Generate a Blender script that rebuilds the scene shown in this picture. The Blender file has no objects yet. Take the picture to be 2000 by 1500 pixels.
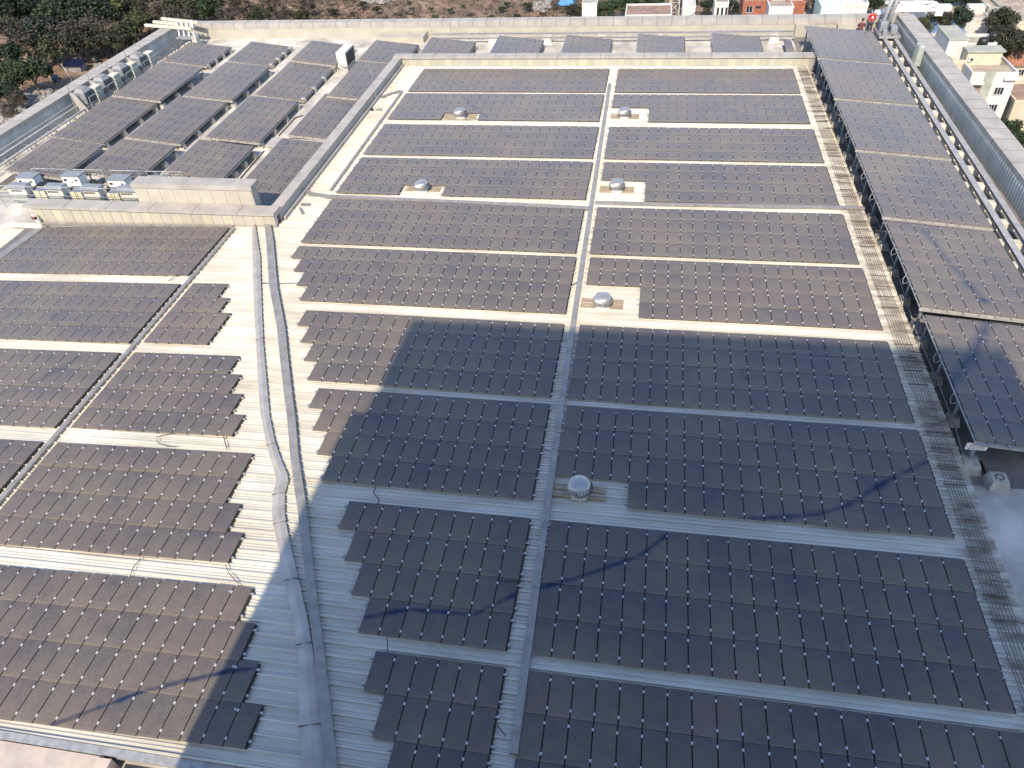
import bpy, bmesh, math, random
from mathutils import Vector, Matrix
random.seed(7)
S = 0.63            # metres per layout unit (one unit = pitch of one solar module)

# ------------------------------------------------------------ camera
CF = 1436.70654
CC = Vector((3.508229, -17.652415, 30.924730))
CR = Matrix(((0.98596195, 0.15818005, -0.05346117), (0.06573557, -0.66206089, -0.74656159), (-0.15348570, 0.73256702, -0.66316491)))
cam = bpy.data.cameras.new('camera')
camo = bpy.data.objects.new('camera', cam)
bpy.context.scene.collection.objects.link(camo)
cam.sensor_width = 36; cam.lens = CF / 2000 * 36; cam.clip_start = 0.5; cam.clip_end = 4000
r0, r1, r2 = CR[0], CR[1], CR[2]
camo.matrix_world = Matrix(((r0[0], -r1[0], -r2[0], CC[0]), (r0[1], -r1[1], -r2[1], CC[1]), (r0[2], -r1[2], -r2[2], CC[2]), (0, 0, 0, 1)))
bpy.context.scene.camera = camo

# ------------------------------------------------------------ sky, sun, exposure
SUN_EL = math.radians(44); SUN_AZ = math.radians(2.0)
sc = bpy.context.scene
w = bpy.data.worlds.new('World'); sc.world = w; w.use_nodes = True
nt = w.node_tree; bg = nt.nodes['Background']
sky = nt.nodes.new('ShaderNodeTexSky'); sky.sky_type = 'NISHITA'; sky.sun_disc = False
sky.sun_elevation = SUN_EL; sky.sun_rotation = math.pi + SUN_AZ; sky.altitude = 900; sky.air_density = 1.0; sky.dust_density = 1.0
nt.links.new(sky.outputs[0], bg.inputs[0]); bg.inputs[1].default_value = 0.15
sd = bpy.data.lights.new('sun', 'SUN'); sd.energy = 3.35; sd.angle = math.radians(0.75); sd.color = (1, 0.86, 0.67)
so = bpy.data.objects.new('sun', sd); sc.collection.objects.link(so)
ldir = Vector((math.sin(SUN_AZ) * math.cos(SUN_EL), math.cos(SUN_AZ) * math.cos(SUN_EL), -math.sin(SUN_EL)))
so.rotation_euler = ldir.to_track_quat('-Z', 'Y').to_euler()
so.location = (0, -60, 90)
sc.view_settings.view_transform = 'Standard'; sc.view_settings.look = 'None'
sc.view_settings.exposure = 0.97; sc.view_settings.gamma = 1
sc.render.engine = 'CYCLES'
sc.cycles.max_bounces = 5; sc.cycles.diffuse_bounces = 3; sc.cycles.glossy_bounces = 2
COL = sc.collection

def at(u, v, z=0.0):
    d = CR.transposed() @ Vector(((u - 1000) / CF, (v - 750) / CF, 1)); t = (z - CC[2]) / d[2]
    return CC + d * t
def lz(x, y):        # the left half of the metal roof falls away from the ridge
    return min(0.0, 0.02 * ((x + 29.9) * .897 + (y - 36.6) * .442))
def atl(u, v, dz=0.0):
    z = 0
    for _ in range(12):
        P = at(u, v, z + dz); z = lz(P[0], P[1])
    return P

# ------------------------------------------------------------ materials
def N(t, typ, **k):
    n = t.nodes.new(typ)
    for a, b in k.items(): setattr(n, a, b)
    return n
def L(t, a, b): t.links.new(a, b)
def mat(name, col, rough=.7, metal=0, spec=.5, var=.12, scale=2.0, bump=0.0, col2=None, stretch=(1, 1, 1), coord='Object', detail=5, rnd=0.0, c2pos=(.35, .7)):
    m = bpy.data.materials.new(name); m.use_nodes = True; t = m.node_tree; b = t.nodes['Principled BSDF']
    b.inputs['Roughness'].default_value = rough; b.inputs['Metallic'].default_value = metal; b.inputs['Specular IOR Level'].default_value = spec
    tc = N(t, 'ShaderNodeTexCoord'); mp = N(t, 'ShaderNodeMapping')
    if coord == 'World':
        g = N(t, 'ShaderNodeNewGeometry'); L(t, g.outputs['Position'], mp.inputs[0])
    else: L(t, tc.outputs[coord], mp.inputs[0])
    mp.inputs['Scale'].default_value = [s / S for s in stretch]
    no = N(t, 'ShaderNodeTexNoise'); no.inputs['Scale'].default_value = scale; no.inputs['Detail'].default_value = detail; no.inputs['Roughness'].default_value = .62
    L(t, mp.outputs[0], no.inputs['Vector'])
    cr = N(t, 'ShaderNodeValToRGB'); L(t, no.outputs[0], cr.inputs[0])
    c1 = col; c2 = col2 if col2 else tuple(c * (1 - var * 2) for c in col)
    cr.color_ramp.elements[0].position = c2pos[0]; cr.color_ramp.elements[1].position = c2pos[1]
    cr.color_ramp.elements[0].color = (*c2, 1); cr.color_ramp.elements[1].color = (*[min(1, c * (1 + (0 if col2 else var * .5))) for c in c1], 1)
    out = cr.outputs[0]
    if rnd:
        oi = N(t, 'ShaderNodeObjectInfo'); hs = N(t, 'ShaderNodeHueSaturation'); mr = N(t, 'ShaderNodeMapRange')
        mr.inputs[3].default_value = 1 - rnd; mr.inputs[4].default_value = 1 + rnd
        L(t, oi.outputs['Random'], mr.inputs[0]); L(t, mr.outputs[0], hs.inputs['Value']); L(t, out, hs.inputs['Color']); out = hs.outputs[0]
    L(t, out, b.inputs['Base Color'])
    if bump:
        bp_ = N(t, 'ShaderNodeBump'); bp_.inputs['Strength'].default_value = bump; bp_.inputs['Distance'].default_value = .05
        L(t, no.outputs[0], bp_.inputs['Height']); L(t, bp_.outputs[0], b.inputs['Normal'])
    return m

M = {}
M['concrete'] = mat('concrete', (.40, .36, .31), .9, var=.25, scale=.7, bump=.3, coord='World', detail=9)
M['deck'] = mat('weathered roof deck', (.66, .63, .57), .9, col2=(.30, .275, .245), scale=.30, bump=.25, coord='World', detail=10)
M['pedestal'] = mat('cast concrete', (.50, .47, .41), .9, var=.2, scale=2.5, coord='World')
M['sleeper'] = mat('pale concrete', (.62, .585, .50), .9, var=.15, scale=1.5, coord='World')
M['shadestain'] = mat('painted deck shade and damp', (.25, .23, .205), .85, col2=(.10, .095, .09), scale=.5, bump=.2, coord='World', detail=10)  # dark tone holds the right deck's shade as well as damp and dirt
M['ledge'] = mat('pinkish weathered ledge', (.56, .46, .39), .9, col2=(.36, .31, .285), scale=.8, bump=.2, coord='World', detail=10)
M['towerpaint'] = mat('white tower paint', (.82, .80, .76), .8, var=.04, scale=.2, coord='World')
M['coping'] = mat('coping paint', (.39, .36, .33), .65, var=.12, scale=.6, coord='World', detail=9)
M['panelwall'] = mat('cream wall sheet', (.43, .40, .335), .55, var=.09, scale=.5, coord='World', detail=8)
M['yellowwall'] = mat('translucent cream sheet', (.46, .43, .335), .5, var=.10, scale=.9, coord='World', stretch=(1, 1, .3))
M['greywall'] = mat('grey corrugated sheet', (.42, .46, .47), .5, var=.14, scale=.6, coord='World', detail=8)
M['cap'] = mat('dusty ridge flashing', (.50, .46, .42), .45, metal=.35, var=.14, scale=.8, coord='World', detail=8)
M['tray'] = mat('dusty cable tray cover', (.36, .335, .315), .45, metal=.35, var=.14, scale=1.5, coord='World')
M['galv'] = mat('galvanised steel', (.40, .405, .41), .5, metal=.3, var=.16, scale=3, coord='World')
M['steel'] = mat('painted grey steel', (.30, .32, .34), .5, metal=.3, var=.12, scale=3)
M['railpaint'] = mat('grey rail paint', (.36, .355, .36), .5, var=.15, scale=2)
M['beam'] = mat('dusty table beam', (.36, .335, .30), .6, var=.12, scale=2)
M['cream'] = mat('cream beam paint', (.62, .58, .48), .6, var=.12, scale=2)
M['clamp'] = mat('aluminium clamp', (.68, .68, .68), .35, metal=.35, var=.06, scale=5)
M['alu'] = mat('aluminium rail', (.55, .55, .55), .4, metal=.5, var=.1, scale=4)
M['dark'] = mat('near-black finish', (.03, .03, .032), .8, var=.2, scale=2)  # near-black tone for grille bars and gantry wheels
M['cable'] = mat('black cable sheath', (.035, .033, .032), .6, var=.2, scale=4)
M['cablebrown'] = mat('dusty cable', (.15, .125, .105), .7, var=.2, scale=4)
M['frp'] = mat('brown skylight sheet', (.42, .33, .22), .5, var=.25, scale=1.2, stretch=(1, 6, 1), coord='World')
M['white'] = mat('white painted sheet', (.78, .77, .73), .45, var=.06, scale=2)
M['offwhite'] = mat('off white casing', (.66, .62, .54), .5, var=.08, scale=2)
M['louvre'] = mat('pale cream louvre', (.62, .58, .40), .5, var=.08, scale=2)
M['sage'] = mat('sage grey louvre', (.36, .40, .36), .5, var=.1, scale=2)
M['black'] = mat('black plastic', (.02, .02, .022), .5, var=.1)
M['red'] = mat('red cloth', (.55, .02, .03), .8, var=.2, scale=6)
M['maroon'] = mat('maroon cloth', (.16, .045, .04), .85, var=.2, scale=6)
M['skin'] = mat('brown skin', (.20, .11, .07), .6, var=.1)
M['hair'] = mat('black hair', (.012, .01, .01), .6, var=.1)
M['jeans'] = mat('dark trousers', (.03, .035, .06), .85, var=.2, scale=6)
M['print'] = mat('white shirt print', (.8, .78, .76), .7, var=.03)
M['redtext'] = mat('red sign lettering', (.55, .28, .25), .6, var=.03)
M['metal_bright'] = mat('spun aluminium', (.50, .48, .47), .48, metal=.7, var=.08, scale=4)
M['stone'] = mat('pale rock', (.30, .28, .26), .95, var=.35, scale=1.2, bump=.5, coord='World', detail=10)

def roof_material():
    m = bpy.data.materials.new('cream coated roof sheet'); m.use_nodes = True; t = m.node_tree; b = t.nodes['Principled BSDF']
    b.inputs['Roughness'].default_value = .36; b.inputs['Specular IOR Level'].default_value = .6; b.inputs['Metallic'].default_value = .18
    g = N(t, 'ShaderNodeNewGeometry')
    def nz(sc_, stretch, det=6):
        mp = N(t, 'ShaderNodeMapping'); mp.inputs['Scale'].default_value = [s / S for s in stretch]; L(t, g.outputs['Position'], mp.inputs[0])
        n = N(t, 'ShaderNodeTexNoise'); n.inputs['Scale'].default_value = sc_; n.inputs['Detail'].default_value = det; n.inputs['Roughness'].default_value = .65
        L(t, mp.outputs[0], n.inputs['Vector']); return n.outputs[0]
    a = nz(.5, (.35, 2.2, 1), 8); c = nz(.18, (1, 1, 1), 4)
    r = N(t, 'ShaderNodeValToRGB'); L(t, a, r.inputs[0])
    r.color_ramp.elements[0].position = .32; r.color_ramp.elements[0].color = (.50, .47, .405, 1)
    r.color_ramp.elements[1].position = .62; r.color_ramp.elements[1].color = (.67, .65, .585, 1)
    mx = N(t, 'ShaderNodeMix', data_type='RGBA', blend_type='MULTIPLY'); mx.inputs[0].default_value = .5
    r2_ = N(t, 'ShaderNodeValToRGB'); L(t, c, r2_.inputs[0]); r2_.color_ramp.elements[0].position = .35; r2_.color_ramp.elements[0].color = (.80, .76, .70, 1)
    r2_.color_ramp.elements[1].position = .65
    L(t, r.outputs[0], mx.inputs[6]); L(t, r2_.outputs[0], mx.inputs[7])
    # brown grime washed down beside the cable run at the right eave
    sp = N(t, 'ShaderNodeSeparateXYZ'); L(t, g.outputs['Position'], sp.inputs[0])
    mr = N(t, 'ShaderNodeMapRange'); mr.inputs[1].default_value = 19.3 * S; mr.inputs[2].default_value = 20.9 * S; L(t, sp.outputs[0], mr.inputs[0])
    d = nz(.9, (.5, 1.9, 1), 8); dr = N(t, 'ShaderNodeMapRange'); dr.inputs[1].default_value = .40; dr.inputs[2].default_value = .66; L(t, d, dr.inputs[0])
    mu = N(t, 'ShaderNodeMath', operation='MULTIPLY'); L(t, mr.outputs[0], mu.inputs[0]); L(t, dr.outputs[0], mu.inputs[1])
    mx2 = N(t, 'ShaderNodeMix', data_type='RGBA'); L(t, mu.outputs[0], mx2.inputs[0]); L(t, mx.outputs[2], mx2.inputs[6]); mx2.inputs[7].default_value = (.20, .16, .125, 1)
    L(t, mx2.outputs[2], b.inputs['Base Color'])
    return m
M['roof'] = roof_material()

def panel_material():
    """thin film glass under a coat of dust; the dust is thicker near the lower edge, wiped away along a few drag marks"""
    m = bpy.data.materials.new('dusty black solar glass'); m.use_nodes = True; t = m.node_tree; b = t.nodes['Principled BSDF']
    g = N(t, 'ShaderNodeNewGeometry'); tc = N(t, 'ShaderNodeTexCoord'); oi = N(t, 'ShaderNodeObjectInfo')
    def M2(op, a, b_=None, clamp=False):
        n = N(t, 'ShaderNodeMath', operation=op); n.use_clamp = clamp
        for i, x in enumerate((a, b_)):
            if x is None: continue
            if isinstance(x, (int, float)): n.inputs[i].default_value = x
            else: L(t, x, n.inputs[i])
        return n.outputs[0]
    sp = N(t, 'ShaderNodeSeparateXYZ'); L(t, tc.outputs['Object'], sp.inputs[0])
    edge = N(t, 'ShaderNodeMapRange'); edge.inputs[1].default_value = .9 * S; edge.inputs[2].default_value = -.93 * S; edge.inputs[3].default_value = -0.07; edge.inputs[4].default_value = .07
    L(t, sp.outputs[1], edge.inputs[0])
    low = N(t, 'ShaderNodeMapRange'); low.inputs[1].default_value = -.80 * S; low.inputs[2].default_value = -.93 * S; low.inputs[3].default_value = 0; low.inputs[4].default_value = .14
    L(t, sp.outputs[1], low.inputs[0])
    n1 = N(t, 'ShaderNodeTexNoise'); n1.inputs['Scale'].default_value = .16 / S; n1.inputs['Detail'].default_value = 5; L(t, g.outputs['Position'], n1.inputs['Vector'])
    n2 = N(t, 'ShaderNodeTexNoise'); n2.inputs['Scale'].default_value = 14 / S; n2.inputs['Detail'].default_value = 3; L(t, g.outputs['Position'], n2.inputs['Vector'])
    n3 = N(t, 'ShaderNodeTexNoise'); n3.inputs['Scale'].default_value = 1.6 / S; n3.inputs['Detail'].default_value = 7; L(t, g.outputs['Position'], n3.inputs['Vector'])
    rn = M2('MULTIPLY', M2('SUBTRACT', oi.outputs['Random'], .5), .09)
    dust = M2('ADD', M2('ADD', M2('ADD', edge.outputs[0], low.outputs[0]), rn), .50)
    dust = M2('ADD', dust, M2('MULTIPLY', M2('SUBTRACT', n1.outputs[0], .5), .55))
    dust = M2('ADD', dust, M2('MULTIPLY', M2('SUBTRACT', n2.outputs[0], .5), .50))
    dust = M2('ADD', dust, M2('MULTIPLY', M2('SUBTRACT', n3.outputs[0], .5), .30))
    # drag marks
    segs = []
    def pl(pts, wd, st): 
        for a, c in zip(pts, pts[1:]): segs.append((at(*a), at(*c), wd, st))
    pl([(60, 1425), (270, 1350), (430, 1312), (500, 1303)], .16, .40)
    pl([(715, 1205), (800, 1190), (925, 1200), (1010, 1160), (1120, 1130), (1245, 1088), (1300, 1048)], .20, .42)
    pl([(1400, 1020), (1590, 1005), (1650, 990), (1740, 935), (1850, 885)], .26, .42)
    pl([(1795, 470), (1850, 535), (1915, 605)], .5, .3)
    pl([(1845, 775), (1890, 715), (1925, 640)], .6, .35)
    pl([(905, 190), (950, 228)], .22, .3); pl([(1425, 214), (1456, 225)], .2, .3); pl([(1470, 208), (1490, 200)], .25, .3); pl([(1378, 168), (1390, 158)], .3, .3)
    pl([(50, 745), (150, 695)], .5, .16)
    tot = None
    wob = N(t, 'ShaderNodeTexNoise'); wob.inputs['Scale'].default_value = .8 / S; L(t, g.outputs['Position'], wob.inputs['Vector'])
    for a, c, wd, st in segs:
        a = Vector((a[0], a[1], 0)) * S; c = Vector((c[0], c[1], 0)) * S; ab = c - a
        su = N(t, 'ShaderNodeVectorMath', operation='SUBTRACT'); L(t, g.outputs['Position'], su.inputs[0]); su.inputs[1].default_value = a
        ms = N(t, 'ShaderNodeVectorMath', operation='MULTIPLY'); L(t, su.outputs[0], ms.inputs[0]); ms.inputs[1].default_value = (1, 1, 0)
        dt = N(t, 'ShaderNodeVectorMath', operation='DOT_PRODUCT'); L(t, ms.outputs[0], dt.inputs[0]); dt.inputs[1].default_value = ab / ab.length_squared
        h = M2('ADD', dt.outputs['Value'], 0.0, True)
        pv = N(t, 'ShaderNodeVectorMath', operation='SCALE'); pv.inputs[0].default_value = ab; L(t, h, pv.inputs['Scale'])
        ds = N(t, 'ShaderNodeVectorMath', operation='DISTANCE'); L(t, ms.outputs[0], ds.inputs[0]); L(t, pv.outputs[0], ds.inputs[1])
        dd = M2('ADD', ds.outputs['Value'], M2('MULTIPLY', M2('SUBTRACT', wob.outputs[0], .5), .3 * S))
        mr = N(t, 'ShaderNodeMapRange'); mr.inputs[1].default_value = wd * S; mr.inputs[2].default_value = 0; mr.inputs[3].default_value = 0; mr.inputs[4].default_value = st; L(t, dd, mr.inputs[0])
        tot = mr.outputs[0] if tot is None else M2('MAXIMUM', tot, mr.outputs[0])
    dust = M2('SUBTRACT', dust, tot, True)
    mx = N(t, 'ShaderNodeMix', data_type='RGBA'); L(t, dust, mx.inputs[0]); mx.inputs[6].default_value = (.004, .018, .052, 1); mx.inputs[7].default_value = (.245, .188, .128, 1)
    ad = N(t, 'ShaderNodeHueSaturation'); L(t, mx.outputs[2], ad.inputs['Color'])
    hv = N(t, 'ShaderNodeMapRange'); hv.inputs[3].default_value = .494; hv.inputs[4].default_value = .506
    wn = N(t, 'ShaderNodeTexWhiteNoise', noise_dimensions='1D'); L(t, oi.outputs['Random'], wn.inputs['W']); L(t, wn.outputs[0], hv.inputs[0]); 
    n5 = N(t, 'ShaderNodeTexNoise'); n5.inputs['Scale'].default_value = .22 / S; n5.inputs['Detail'].default_value = 3; mp5 = N(t, 'ShaderNodeMapping'); mp5.inputs['Location'].default_value = (31, 7, 3); L(t, g.outputs['Position'], mp5.inputs[0]); L(t, mp5.outputs[0], n5.inputs['Vector'])
    h5 = N(t, 'ShaderNodeMapRange'); h5.inputs[1].default_value = .3; h5.inputs[2].default_value = .7; h5.inputs[3].default_value = -.018; h5.inputs[4].default_value = .028; L(t, n5.outputs[0], h5.inputs[0])
    L(t, M2('ADD', hv.outputs[0], h5.outputs[0]), ad.inputs['Hue'])
    L(t, ad.outputs[0], b.inputs['Base Color'])
    b.inputs['Roughness'].default_value = .42; b.inputs['Specular IOR Level'].default_value = .42
    b.inputs['Specular Tint'].default_value = (.30, .58, 1, 1); b.inputs['Sheen Weight'].default_value = .26; b.inputs['Sheen Roughness'].default_value = .45; b.inputs['Sheen Tint'].default_value = (1, .86, .72, 1)
    rg = N(t, 'ShaderNodeMapRange'); L(t, dust, rg.inputs[0]); rg.inputs[3].default_value = .22; rg.inputs[4].default_value = .60; L(t, rg.outputs[0], b.inputs['Roughness'])
    return m
M['panel'] = panel_material()
M['gapshade'] = mat('black gap shade strip', (.022, .020, .020), .7, var=.1)  # black that paints the shade between neighbouring modules

# ------------------------------------------------------------ mesh helpers (layout units)
class MB:
    def __init__(s): s.v = []; s.f = []; s.mi = []; s.k = 0; s.comp = []
    def add(s, vs, fs):
        n = len(s.v); s.comp.append((n, n + len(vs), len(s.f), len(s.f) + len(fs))); s.v += [tuple(p) for p in vs]; s.f += [tuple(i + n for i in f) for f in fs]; s.mi += [s.k] * len(fs); return s
    def box(s, x0, x1, y0, y1, z0, z1):
        return s.hexa([(x0, y0, z0), (x1, y0, z0), (x1, y1, z0), (x0, y1, z0)], [(x0, y0, z1), (x1, y0, z1), (x1, y1, z1), (x0, y1, z1)])
    def hexa(s, bot, top):
        n = len(bot)
        return s.add(list(bot) + list(top), [tuple(range(n - 1, -1, -1)), tuple(range(n, 2 * n))] + [(i, (i + 1) % n, n + (i + 1) % n, n + i) for i in range(n)])
    def bar(s, a, b, wd, h=None, up=(0, 0, 1)):
        a = Vector(a); b = Vector(b); h = h or wd; d = (b - a).normalized(); upv = Vector(up)
        if abs(d.dot(upv)) > .95: upv = Vector((0, 1, 0))
        sx = d.cross(upv).normalized() * wd / 2; sz = sx.cross(d).normalized() * h / 2
        q = [-sx - sz, sx - sz, sx + sz, -sx + sz]
        return s.add([a + i for i in q] + [b + i for i in q], [(0, 1, 2, 3), (7, 6, 5, 4)] + [(i, 4 + i, 4 + (i + 1) % 4, (i + 1) % 4) for i in range(4)])
    def tube(s, pts, r, n=8, cap=True):
        pts = [Vector(p) for p in pts]; rs = r if isinstance(r, (list, tuple)) else [r] * len(pts); vs = []; fs = []
        for i, p in enumerate(pts):
            d = (pts[min(i + 1, len(pts) - 1)] - pts[max(i - 1, 0)]).normalized()
            a = d.cross(Vector((0, 0, 1)));  a = Vector((1, 0, 0)) if a.length < .05 else a.normalized(); c = d.cross(a).normalized()
            vs += [p + (a * math.cos(6.2832 * j / n) + c * math.sin(6.2832 * j / n)) * rs[i] for j in range(n)]
        for i in range(len(pts) - 1):
            fs += [(i * n + j, i * n + (j + 1) % n, (i + 1) * n + (j + 1) % n, (i + 1) * n + j) for j in range(n)]
        if cap: fs += [tuple(range(n - 1, -1, -1)), tuple(range((len(pts) - 1) * n, len(pts) * n))]
        return s.add(vs, fs)
    def lathe(s, prof, c=(0, 0, 0), n=24):
        vs = []; fs = []
        for r, z in prof: vs += [(c[0] + r * math.cos(6.2832 * j / n), c[1] + r * math.sin(6.2832 * j / n), c[2] + z) for j in range(n)]
        for i in range(len(prof) - 1): fs += [(i * n + j, i * n + (j + 1) % n, (i + 1) * n + (j + 1) % n, (i + 1) * n + j) for j in range(n)]
        return s.add(vs, fs)
    def mesh(s, name, mats, o=(0, 0, 0), smooth=False, bevel=0):
        me = bpy.data.meshes.new(name); me.from_pydata([(x - o[0], y - o[1], z - o[2]) for x, y, z in s.v], [], s.f)
        ms = mats if isinstance(mats, (list, tuple)) else [mats]
        for m_ in ms: me.materials.append(m_)
        me.polygons.foreach_set('material_index', s.mi)
        bm = bmesh.new(); bm.from_mesh(me)
        if bevel:
            bmesh.ops.remove_doubles(bm, verts=bm.verts, dist=1e-5)
            bmesh.ops.bevel(bm, geom=[e for e in bm.edges if len(e.link_faces) == 2 and e.calc_face_angle(0) > .6], offset=bevel, segments=1, affect='EDGES')
        bmesh.ops.recalc_face_normals(bm, faces=bm.faces); bm.to_mesh(me); bm.free()
        if smooth: me.polygons.foreach_set('use_smooth', [True] * len(me.polygons))
        return me
    def build(s, name, mats, parent=None, smooth=False, bevel=0, label=None):
        o = (0, 0, 0)
        if parent is not None: o = tuple(WL[parent.name])
        ob = link(name, s.mesh(name, mats, o, smooth, bevel), parent)
        if label: ob['label'] = label
        return ob
    def build_each(s, name, mats, parent, bevel=0):
        r = []
        for i, (v0, v1, f0, f1) in enumerate(s.comp):
            m = MB(); m.add(s.v[v0:v1], [tuple(k - v0 for k in f) for f in s.f[f0:f1]]); r.append(m.build(name, mats, parent, bevel=bevel))
        return r
WL = {}
def link(name, data, parent=None, loc=(0, 0, 0)):
    ob = bpy.data.objects.new(name, data); COL.objects.link(ob); ob.location = loc
    if parent is not None: ob.parent = parent; WL[ob.name] = WL[parent.name] + Vector(loc)
    else: WL[ob.name] = Vector(loc)
    return ob
def tag(o, label=None, cat=None, group=None, kind=None):
    if label: o['label'] = label
    if cat: o['category'] = cat
    if group: o['group'] = group
    if kind: o['kind'] = kind
    return o
def thing(name, label, cat, loc=(0, 0, 0), group=None):
    return tag(link(name, None, None, tuple(loc)), label, cat, group)
def solo(name, mb, mats, label, cat, loc, group=None, smooth=False, bevel=0, kind=None):
    ob = link(name, mb.mesh(name, mats, loc, smooth, bevel), None, tuple(loc)); return tag(ob, label, cat, group, kind)

# ------------------------------------------------------------ host building
XL, XR, YN, YF = -64.8, 34.4, -8.3, 90.0     # outer deck
ZD = -1.1                                    # deck level
ZG = -70.0
B = thing('office_building', 'large flat building whose cream ribbed metal roof carries the solar arrays', 'building', (-15, 40, ZG))
MB().box(XL - 1.9, XR + 1.9, YN - .2, YF + 1.7, ZG, ZD - .4).build('wall', M['concrete'], B)
MB().box(XL, XR, YN, YF, ZD - .4, ZD).build('roof_deck', M['deck'], B)
MB().box(21.9, XR, 12.0, YF, ZD + .001, ZD + .012).build('deck_shade_stain', M['shadestain'], B)  # thin dark sheet: shade painted over the deck, mixed with wet stains
body = MB()
body.hexa([(-54.2, -7.6, ZD), (21.72, -7.6, ZD), (21.72, 75.3, ZD), (-27.3, 75.3, ZD), (-27.3, 34.9, ZD), (-54.2, 34.9, ZD)],
          [(-54.2, -7.6, lz(-54.2, -7.6) - .26), (21.72, -7.6, -.26), (21.72, 75.3, -.26), (-27.3, 75.3, -.26), (-27.3, 34.9, -.26), (-54.2, 34.9, lz(-54.2, 34.9) - .26)])
body.build('roof_side_fascia', M['tray'], B)
def ridge_x(y): return -29.9 - (y - 36.6) * .4928
prof = [(0, 0), (.02, .10), (.10, .10), (.11, -.012), (.15, 0), (.27, 0), (.285, .035), (.325, .035), (.335, -.004), (.44, 0), (.455, .035), (.495, .035), (.505, -.004)]
vs = []; fs = []; rows = []; y = -7.7; pitch = .632
while y < 75.25:
    for dy, dz in prof:
        yy = y + dy
        if yy > 75.25: break
        if yy > 34.9: xs = [-27.25, -10, 5, 21.9]; xs = [-27.25, -20, 0, 21.9]
        else: xs = [-54.3, -40, min(ridge_x(yy), -8.4), 21.9]
        xs = [xs[0], xs[1], xs[2], xs[3]]
        rows.append((yy, dz, xs))
    y += pitch
for sec in (0, 1):
    rr = [r for r in rows if (r[0] <= 34.9) == (sec == 0)]
    n0 = len(vs)
    for yy, dz, xs in rr:
        for x in xs: vs.append((x, yy, lz(x, yy) - .2 + dz) if sec == 0 else (x, yy, -.2 + dz))
    for i in range(len(rr) - 1):
        for j in range(3):
            a = n0 + i * 4 + j; fs.append((a, a + 1, a + 5, a + 4))
M['seam'] = mat('grimy sheet seam', (.34, .30, .25), .8, var=.3, scale=1.5, coord='World')
mb = MB(); mb.add(vs, fs)
for i, f in enumerate(fs):
    za, zb = vs[f[0]][2] - lz(*vs[f[0]][:2]) * (vs[f[0]][1] <= 34.9), vs[f[3]][2] - lz(*vs[f[3]][:2]) * (vs[f[3]][1] <= 34.9)
    if za < -.205 or zb < -.205 and za - zb > .05: mb.mi[i] = 1
mb.build('ribbed_roof_sheet', [M['roof'], M['seam']], B)

def strip(pl, z0, z1, fold=None):
    """closed band from a list of (left, right) points on the roof"""
    m = MB(); n = len(pl); v = []
    for l, r in pl:
        hl, hr = lz(l[0], l[1]), lz(r[0], r[1])
        v += [(l[0], l[1], hl + z0), (l[0], l[1], hl + z1 - (.08 if fold else 0)), ((l[0] + r[0]) / 2, (l[1] + r[1]) / 2, (hl + hr) / 2 + z1), (r[0], r[1], hr + z1 - (.08 if fold else 0)), (r[0], r[1], hr + z0)]
    f = []
    for i in range(n - 1):
        for j in range(4): f.append((i * 5 + j, i * 5 + j + 1, (i + 1) * 5 + j + 1, (i + 1) * 5 + j))
    f += [(4, 3, 2, 1, 0), tuple(range((n - 1) * 5, n * 5))]
    return m.add(v, f)
capL = [(492, 496, 420), (493, 508, 500), (496, 511, 600), (500, 514, 670), (505, 522, 760), (509, 526, 810), (519, 537, 862), (528, 548, 895), (537, 561, 925), (540, 563, 938), (533, 556, 962), (531, 556, 1000), (533, 558, 1020), (545, 571, 1080), (554, 583, 1130), (570, 599, 1200), (580, 610, 1262), (583, 621, 1340), (585, 628, 1420), (589, 638, 1530)]
strip([(atl(a, v), atl(b, v)) for a, b, v in capL], -.15, .09, fold=True).build('ridge_cap', M['cap'], B)
jt = MB()
for a, b, v in [(500, 514, 663), (520, 540, 868), (531, 556, 965), (533, 559, 1022), (556, 585, 1132), (578, 609, 1258), (583, 628, 1417)]:
    P, Q = atl(a, v + 3), atl(b, v - 3); jt.bar((P[0], P[1], lz(P[0], P[1]) + .055), (Q[0], Q[1], lz(Q[0], Q[1]) + .055), .03, .06)
jt.build_each('ridge_cap_joint', M['cablebrown'], B)
capV = [(513, 526, 418), (520, 534, 470), (526, 542, 560), (541, 557, 640), (548, 564, 710), (556, 572, 780), (561, 577, 815), (567, 583, 890), (576, 594, 960), (582, 600, 1000), (598, 616, 1140), (613, 633, 1270), (625, 647, 1390), (638, 663, 1530)]
strip([(at(a, v, .05), at(b, v, .05)) for a, b, v in capV], -.15, .12).build('valley_flashing', M['tray'], B)

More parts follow.
